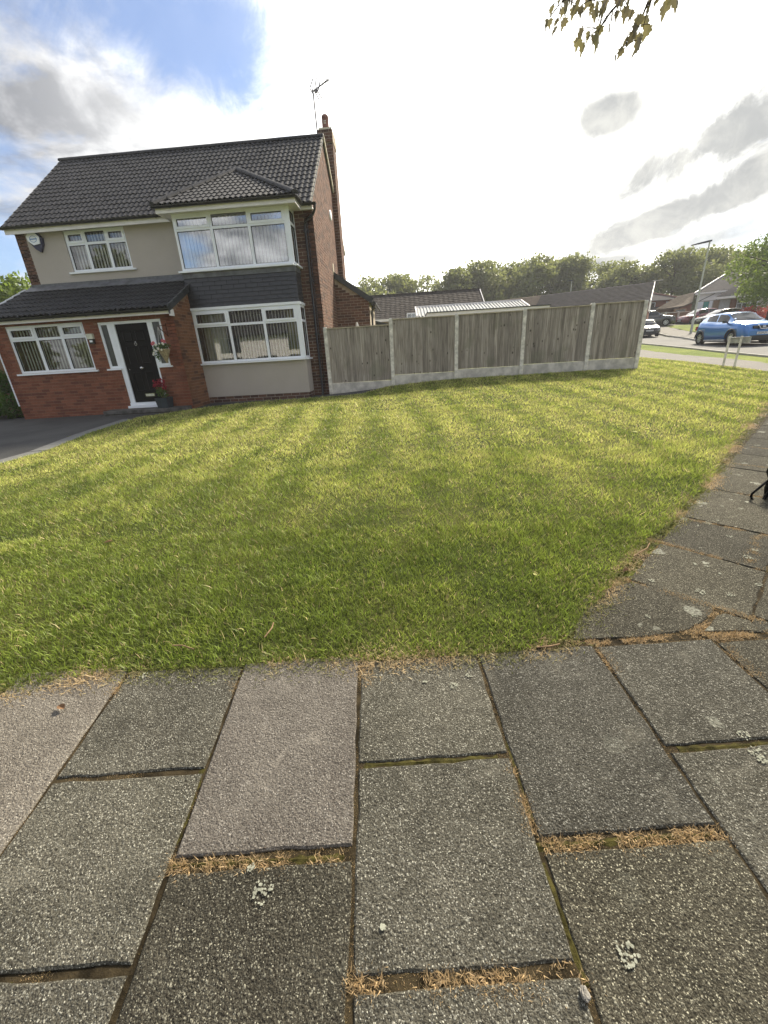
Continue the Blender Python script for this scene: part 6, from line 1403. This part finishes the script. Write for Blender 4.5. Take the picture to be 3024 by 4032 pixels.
# ================================================================== TREES
def limbs(base, h, r0, spread, seed, n=6, zf=.35):
    r = random.Random(seed); mb = MB(); x, y, z = base
    mb.tube([(x, y, z - .3), (x + r.uniform(-.1, .1), y, z + h * .25), (x + r.uniform(-.2, .2), y + r.uniform(-.2, .2), z + h * .55), (x, y, z + h * .8)], [r0, r0 * .8, r0 * .55, r0 * .2], bark_m, 9)
    for i in range(n):
        a = i * 6.28 / n + r.uniform(-.3, .3); z0 = z + h * r.uniform(zf, .6); L = spread * r.uniform(.6, .95)
        mb.tube([(x, y, z0), (x + .45 * L * math.cos(a), y + .45 * L * math.sin(a), z0 + h * .13), (x + L * math.cos(a), y + L * math.sin(a), z0 + h * r.uniform(.18, .32))], [r0 * .4, r0 * .25, r0 * .08], bark_m, 6)
    return mb
def make_tree(name, base, h, w, seed, nl, lsize, mat, label, grp, cat='tree', low=.22, nb_=12, holes=.6):
    t = thing(name, base, label, cat, grp); limbs(base, h, h * .022 + .05, w * .8, seed).build('trunk', t)
    r = random.Random(seed); bl = []
    for i in range(nb_):
        a = r.uniform(0, 6.28); f = r.random() ** .5; zz_ = r.uniform(low, .90); wr_ = math.sin(math.pi * min(1, (zz_ - low * .4) / 1.1) ** .75)
        q = r.uniform(.26, .42) * w
        bl.append((base[0] + w * .72 * wr_ * f * math.cos(a), base[1] + w * .72 * wr_ * f * math.sin(a), base[2] + h * zz_ - q * .2, q, q, q * .72))
    bl.append((base[0], base[1], base[2] + h * .88, w * .30, w * .3, h * .12))
    V, F, C = leafcloud(nl, bl, lsize, seed, shell=holes); link('crown', mesh_np('crown', V - np.array(base), F, mat, C), t, base); return t
ROW = [(-.075, .150, .050), (-.015, .150, .045), (.055, .146, .050), (.108, .152, .040), (.168, .166, .046), (.232, .158, .045), (.292, .168, .046), (.350, .162, .040), (.425, .146, .045), (.475, .144, .042), (.525, .132, .035), (.575, .160, .048), (.640, .158, .048), (.705, .150, .05), (.775, .150, .05), (-.20, .12, .05)]
for i, (rx, rt, hw_) in enumerate(ROW):
    Yt = 78 + (i * 37 % 11) * 1.1; base_ = (rx * Yt, Yt, H(rx * Yt, Yt)); h = 1.5 + rt * Yt - base_[2]
    lab = ['broad leafy tree rising behind the house extension', 'loose-topped tree above the grey bungalow ridge', 'low tree in the dip of the far tree line', 'paler feathery tree above the grey bungalow roof', 'tall rounded tree above the right end of the grey bungalow roof', 'bushy tree over the corrugated garage', 'tallest tree of the far row, over the flat-roofed outbuilding', 'dense tree directly behind the small distant street lamp', 'domed tree with sky showing through, right of the gap', 'right half of the domed pair over the dark bungalow roof', 'lower tree above the white gable end', 'big dark tree left of the tall street lamp', 'dark tree right behind the tall street lamp', 'dark tree behind the white bungalow roof', 'far tree behind the right-hand street tree', 'small far tree hidden mostly by the house'][i]
    make_tree('broadleaf_tree', base_, h, hw_ * Yt * 1.85, 100 + i, 12500, .52, treeleaf_m, lab, 'trees in the far row', low=.06, nb_=26, holes=.5)
make_tree('street_tree', (35.4, 45, H(35.4, 45)), 7.9, 4.7, 301, 9000, .28, streetleaf_m, 'leafy green street tree at the right edge above the red shrub', None, low=.34, nb_=17)
V, F, C = leafcloud(2500, [(35.0, 46.6, 2.6, 1.2, .9, .9), (34.2, 46.6, 2.5, .8, .8, .7), (36.2, 46.4, 2.5, 1.0, .9, .8)], .16, 9)
rs = thing('red_shrub', (35, 46.6, 2), 'rounded red-leaved shrub under the street tree at the right edge', 'shrub'); link('foliage', mesh_np('foliage', V - np.array([35, 46.6, 2]), F, redshrub_m, C), rs, (35, 46.6, 2)); p = MB(); p.tube([(35, 46.6, 1.9), (35, 46.6, 2.6)], .08, bark_m, 6); p.build('stem', rs)
for nm, bl, sz, n, lab in (('shrub', [(-11.75, 11.9, .55, .45, .4, .38), (-12.4, 11.8, .5, .5, .4, .35)], .09, 1800, 'low bright green shrub at the foot of the porch corner'), ('shrub', [(-12.2, 12.35, 1.2, .5, .3, .35), (-13, 12.3, 1.2, .6, .3, .5)], .12, 1400, 'taller dark shrub in front of the timber gate')):
    b0 = (bl[0][0], bl[0][1], .2); t = thing(nm, b0, lab, 'shrub'); V, F, C = leafcloud(n, bl, sz, 17 + n); link('foliage', mesh_np('foliage', V - np.array(b0), F, shrub_m, C), t, b0); p = MB(); p.tube([(b0[0], b0[1], .1), (b0[0], b0[1], .8)], .03, bark_m, 6); p.build('stem', t)
make_tree('garden_tree', (-20.5, 24, .8), 5.6, 3.2, 401, 4500, .26, streetleaf_m, 'bright green tree beyond the far left roof', None, low=.3)
make_tree('garden_tree', (-25.5, 27, .8), 6.2, 3.0, 402, 3500, .28, streetleaf_m, 'second green tree at the very left edge', None, low=.3)

# ---- across the road behind the viewer (mirrored in the windows)
ob = thing('opposite_house', (-9, -22, -1.2), 'white-fronted house across the road, mirrored in the bay windows', 'house')
p = MB(); p.box((-21, -27, -1.5), (-9, -20.5, 3.6), fascia_m); p.build('wall', ob); p = MB(); slab4(p, [(-8.6, -20, 3.55), (-21.4, -20, 3.55), (-21.4, -24, 6.6), (-8.6, -24, 6.6)], .1, darkroof_m); p.build('roof', ob)
for X_, z0_ in ((-18.5, .2), (-14.8, .2), (-11.4, .2), (-18.5, 2.1), (-11.4, 2.1)):
    p = MB(); p.box((X_ - 1, -20.5, z0_ - .1), (X_ + 1, -20.44, z0_ + 1.3), dglass_m); p.build('window', ob)
for i, (x_, y_, h_, w_) in enumerate(((-26, -15, 12, 5), (-4, -22, 9, 5), (6, -20, 10, 4.5), (-36, -15, 12, 6), (14, -22, 10, 5))):
    make_tree('roadside_tree', (x_, y_, H(x_, y_)), h_, w_, 500 + i, 7000, .5, treeleaf_m, ['tree left of the white-fronted house across the road', 'tree right of the white-fronted house across the road', 'larger tree further right across the road', 'tree at the far left across the road', 'tree at the far right across the road'][i], 'trees across the road')

# ---- street tree beside the pavement, only its hanging spray shows
stt = thing('sycamore_tree', (5.4, -1.2, H(5.4, -1.2)), 'leafy sycamore spray hanging into the sky at the top edge', 'tree')
p = limbs((5.4, -1.2, H(5.4, -1.2)), 7.5, .20, 2.6, 77, n=7); p.build('trunk', stt)
p = MB(); p.tube([(5.4, -1.2, 3.6), (4.4, .6, 4.5), (3.0, 2.2, 4.55), (1.9, 3.1, 4.05), (1.45, 3.4, 3.62)], [.09, .07, .045, .02, .01], bark_m, 8); br = p.build('branch', stt)
V, F, C = leafcloud(2600, [(5.4, -1.4, 6.3, 2.6, 2.2, 1.8), (4.2, .0, 5.4, 1.2, 1.1, .8), (6.6, -1.8, 5.6, 1.7, 1.6, 1.2)], .16, 78); link('crown', mesh_np('crown', V - np.array([5.4, -1.2, 0]), F, treeleaf_m, C), stt, (5.4, -1.2, 0))
bpy.data.objects[stt.children[-1].name].location = Vector((5.4, -1.2, 0)) - Vector(stt.location)
LP = [(0.943,3.253),(0.969,3.218),(0.989,3.333),(0.947,3.311),(1.013,3.298),(1.041,3.311),(1.077,3.293),(1.102,3.323),(1.121,3.29),(1.156,3.324),(1.184,3.295),(1.207,3.268),(1.212,3.3),(1.254,3.311),(1.241,3.265),(1.262,3.293),(1.308,3.242),(1.331,3.255),(1.306,3.191),(1.357,3.303),(1.336,3.315),(1.396,3.296),(1.384,3.254),(1.129,3.186),(1.18,3.175),(1.118,3.149),(1.152,3.12),(1.237,3.192),(1.239,3.144),(1.212,3.161),(1.458,3.217),(1.454,3.183),(1.513,3.207),(1.52,3.166),(1.436,3.147),(1.394,3.131),(1.476,3.14),(1.478,3.102),(1.381,3.087),(1.361,3.058),(1.515,3.251),(1.522,3.289),(1.604,3.261),(1.618,3.289),(1.672,3.277),(1.549,3.298),(0.93,3.239),(1.023,3.246),(0.977,3.257),(1.068,3.326),(1.413,3.252),
      (1.05,3.36),(1.12,3.37),(1.2,3.36),(1.28,3.35),(1.36,3.35),(1.45,3.33),(1.52,3.34),(1.6,3.34),(1.0,3.37),(1.68,3.33),(1.3,3.39),(1.42,3.38),(1.18,3.4),(1.56,3.39)]
LEAF = [(0, 0), (.10, .04), (.34, -.06), (.30, .12), (.52, .22), (.34, .36), (.36, .52), (.16, .60), (.10, .82), (0, 1.0), (-.10, .82), (-.16, .60), (-.36, .52), (-.34, .36), (-.52, .22), (-.30, .12), (-.34, -.06), (-.10, .04)]
big_ = {(1.604,3.261): 1.7, (1.239,3.144): 1.25, (1.478,3.102): 1.3, (1.306,3.191): 1.1, (1.361,3.058): 1.1, (1.513,3.207): 1.2}
twigs = MB(); hub = Vector((1.45, 3.4, 3.62))
joints_ = [Vector((1.02, 3.42, 3.36)), Vector((1.2, 3.4, 3.34)), Vector((1.36, 3.4, 3.33)), Vector((1.52, 3.4, 3.32)), Vector((1.24, 3.4, 3.21)), Vector((1.46, 3.38, 3.19)), Vector((1.40, 3.38, 3.11))]
for a, b in ((hub, joints_[2]), (hub, joints_[3]), (joints_[2], joints_[1]), (joints_[1], joints_[0]), (joints_[2], joints_[4]), (joints_[3], joints_[5]), (joints_[5], joints_[6])): twigs.tube([a, (a + b) / 2 + Vector((0, 0, .012)), b], [.007, .006, .004], bark_m, 5)
leafobjs = []
for i, (x_, z_) in enumerate(LP):
    k = 1 + random.uniform(-.06, .08); c = Vector((x_ * k, 3.4 * k, 1.5 + (z_ - 1.5) * k)); s_ = .054 * random.uniform(.75, 1.25) * big_.get((x_, z_), 1)
    tipd = Vector((random.uniform(-.6, .1), random.uniform(-.25, .25), -1)).normalized(); yw = random.uniform(-1.25, 1.25); sd_ = Vector((math.cos(yw), math.sin(yw), 0)); sd_ = (sd_ - tipd * sd_.dot(tipd)).normalized(); nr_ = sd_.cross(tipd)
    fold = random.uniform(.1, .5); vs = [c + sd_ * (u * s_) * .95 + tipd * ((v - .5) * s_ * 1.25) + nr_ * (abs(u) * fold * s_ + .15 * s_ * v * v) for u, v in LEAF]
    mid = c + tipd * (-.1 * s_); mb = MB(); mb.add([mid] + vs, [(0, 1 + j, 1 + (j + 1) % 18) for j in range(18)], leafspray_m, (random.random(),) * 3)
    mb.build('leaf', br, org=c); near = min(joints_, key=lambda q: (q - c).length); twigs.tube([tuple(vs[0]), tuple((vs[0] + near) / 2 + Vector((0, 0, .006))), tuple(near)], .0024, bark_m, 4)
twigs.build('twigs', br, kind='stuff')

# ================================================================== SMALL THINGS
sb_ = thing('strap_bag', (3.05, 3.25, H(3.05, 3.25)), 'black bag with dangling strap loops standing at the right edge of the pavement', 'bag')
p = MB(); q = [(2.965, 0), (2.95, .06), (2.958, .14), (2.925, .20), (2.935, .27), (2.99, .33), (3.15, .36), (3.25, .3), (3.27, .1), (3.24, 0)]
z0_ = H(3.1, 3.3)
p.prism([(a + .085, b) for a, b in q], -3.42, -3.27, strap_m, Matrix(((1, 0, 0, 0), (0, 0, -1, 0), (0, 1, 0, z0_ - .0), (0, 0, 0, 1)))); p.build('bag_body', sb_)
def strap(pts, w_=.009):
    p = MB(); p.tube(pts, w_, strap_m, 6); p.build('strap_loop', sb_)
strap([(3.0, 3.3, .36), (2.949, 3.3, .333), (2.90, 3.3, .275), (2.848, 3.3, .214), (2.846, 3.3, .191), (2.86, 3.3, .165), (2.902, 3.3, .122), (2.92, 3.3, .117), (2.943, 3.3, .14), (2.97, 3.3, .22)])
strap([(2.975, 3.29, .222), (2.948, 3.29, .15), (2.941, 3.29, .12), (2.957, 3.29, .104), (2.985, 3.29, .13), (3.02, 3.3, .18)], .008)
LICH = [(-0.474, 0.662, 0.035), (0.518, 0.559, 0.03), (1.235, 1.083, 0.04), (1.239, 1.16, 0.022), (0.172, 1.4, 0.022), (0.247, 1.461, 0.014), (0.044, 1.425, 0.009), (-0.112, 0.593, 0.008), (-1.327, 1.477, 0.02), (-0.523, 0.718, 0.012), (1.251, 1.845, 0.014), (1.488, 1.846, 0.016), (1.445, 2.17, 0.018), (1.645, 2.047, 0.03), (1.786, 2.014, 0.022), (2.245, 2.678, 0.022), (2.249, 2.899, 0.02), (2.163, 2.4, 0.03), (2.008, 2.102, 0.02), (1.484, 2.337, 0.014), (2.645, 3.125, 0.02), (2.544, 3.182, 0.014), (1.795, 2.335, 0.016)]
lich = MB(); rr2 = random.Random(5)
for i in range(95):
    s_, t_2 = rr2.uniform(.1, 6.5), rr2.uniform(.08, 1.7); LICH.append((*RF(s_, t_2), rr2.choice((.006, .008, .011, .017, .024)) * (1 + .15 * s_)))
lich_m = simple('pale_lichen', (.26, .265, .215), .95, .05, var=.35, scale=60, bmp=.5)
for (lx, ly, lr) in LICH:
    nb2 = int(9 + lr * 900)
    for q in range(nb2):
        a_ = rr2.uniform(0, 6.283); d_ = lr * math.sqrt(rr2.random()) * (.9 + .12 * math.sin(3 * a_ + lx * 40)); px_, py_ = lx + d_ * math.cos(a_), ly + d_ * math.sin(a_); r_ = rr2.uniform(.0016, .0042) * (1 if lr < .03 else 1.25)
        lich.add([(px_ + r_ * math.cos(j * 1.0472 + a_) * rr2.uniform(.7, 1.2), py_ + r_ * math.sin(j * 1.0472 + a_) * rr2.uniform(.7, 1.2), H(px_, py_) + .0036 + q * .00003) for j in range(6)], [(0, 1, 2, 3, 4, 5)], lich_m)
tag(lich.build('lichen_patches'), 'pale lichen rosettes scattered over the paving slabs', 'lichen', None, 'stuff')
sn = thing('stone', (.382, .50, H(.38, .5)), 'small pale rough stone lying on the paving joint at the bottom', 'stone')
bm = bmesh.new(); bmesh.ops.create_icosphere(bm, subdivisions=3, radius=.0115)
for v in bm.verts: n_ = v.co.normalized(); v.co = Vector((v.co.x * .9, v.co.y * 1.2, v.co.z * .8)) * (1 + .22 * math.sin(n_.x * 5 + 1) * math.sin(n_.y * 4) + .10 * math.sin(n_.z * 9 + n_.x * 7))
me = bpy.data.meshes.new('pebble'); bm.to_mesh(me); bm.free(); me.materials.append(stone_m); link('rock', me, sn, (.382, .485, H(.38, .5) + .006))
def litter_leaf(x, y, s_, mt, label, cat='leaf', curl=.5, rz=0.0):
    z = H(x, y) + .012; mb = MB(); ca, sa = math.cos(rz), math.sin(rz)
    pts = [(0, 0), (.22, .18), (.3, .45), (.2, .75), (0, 1), (-.2, .75), (-.3, .45), (-.22, .18)]
    vs = [(0, .5, .12)] + [(u, v, .12 + abs(u) * curl) for u, v in pts]
    vs = [(x + (u * ca - (v - .5) * sa) * s_, y + (u * sa + (v - .5) * ca) * s_, z + (w_ - .1) * s_) for u, v, w_ in vs]
    mb.add(vs, [(0, 1 + i, 1 + (i + 1) % 8) for i in range(8)], mt); tag(mb.build('fallen_leaf', None, org=(x, y, z)), label, cat, 'fallen leaves')
litter_leaf(-1.60, 1.288, .05, dryleaf_m, 'curled brown leaf on the pinkish paving slab at the left', curl=.6, rz=1.2)
litter_leaf(3.10, 5.66, .085, yel_m, 'pale yellow leaf on the right part of the lawn', rz=.8)
litter_leaf(1.34, 2.265, .05, dryleaf_m, 'dark dead leaf at the lawn edge beside the corner flag', curl=1.0, rz=2)
litter_leaf(.776, 2.25, .035, yel_m, 'pale crumpled leaf on the lush grass near the pavement corner', rz=.3)
litter_leaf(-2.5, 2.9, .07, dryleaf_m, 'dry leaf on the grass at the left side of the lawn', rz=2.2)
litter_leaf(-2.3, 5.0, .08, dryleaf_m, 'brown leaf in the middle left of the lawn', rz=.2)
litter_leaf(2.0, 3.9, .06, dryleaf_m, 'small brown leaf right of the middle of the lawn', rz=1.2)
def twig_(pts, label):
    p = MB(); p.tube([(x, y, H(x, y) + z) for x, y, z in pts], .004, twig_m, 6); tag(p.build('twig', None, org=(pts[0][0], pts[0][1], H(pts[0][0], pts[0][1]))), label, 'twig', 'fallen twigs')
twig_([(-1.27, 1.65, .03), (-1.21, 1.645, .034), (-1.14, 1.625, .026)], 'pale straight twig on the grass near the pavement, left of centre')
twig_([(-.773, 1.81, .035), (-.765, 1.76, .042), (-.79, 1.70, .03)], 'short bent twig standing in the grass near the middle')
twig_([(.60, 1.62, .012), (.67, 1.625, .014), (.72, 1.64, .012)], 'thin stick lying along the pavement edge near the corner')
twig_([(1.46, 2.42, .02), (1.60, 2.52, .02), (1.66, 2.60, .012)], 'light twig at the ragged lawn edge on the right')

# ---- added thin scattering volume, stands in for the lens veil over distant things
hzm = bpy.data.materials.new('veil_scatter'); hzm.use_nodes = True; T2 = NT(hzm.node_tree)
pvn = T2.new('ShaderNodeVolumePrincipled', {'Color': (.95, .96, 1, 1), 'Density': .0010}); T2.l.new(pvn.outputs[0], T2.new('ShaderNodeOutputMaterial').inputs[1])
gz = min(v.co.z for v in bpy.data.objects['ground'].data.vertices)
hb_ = MB(); hb_.box((-720, -520, gz - 1), (720, 920, 17), hzm); tag(hb_.build('veil_volume'), None, None, None, 'stuff')
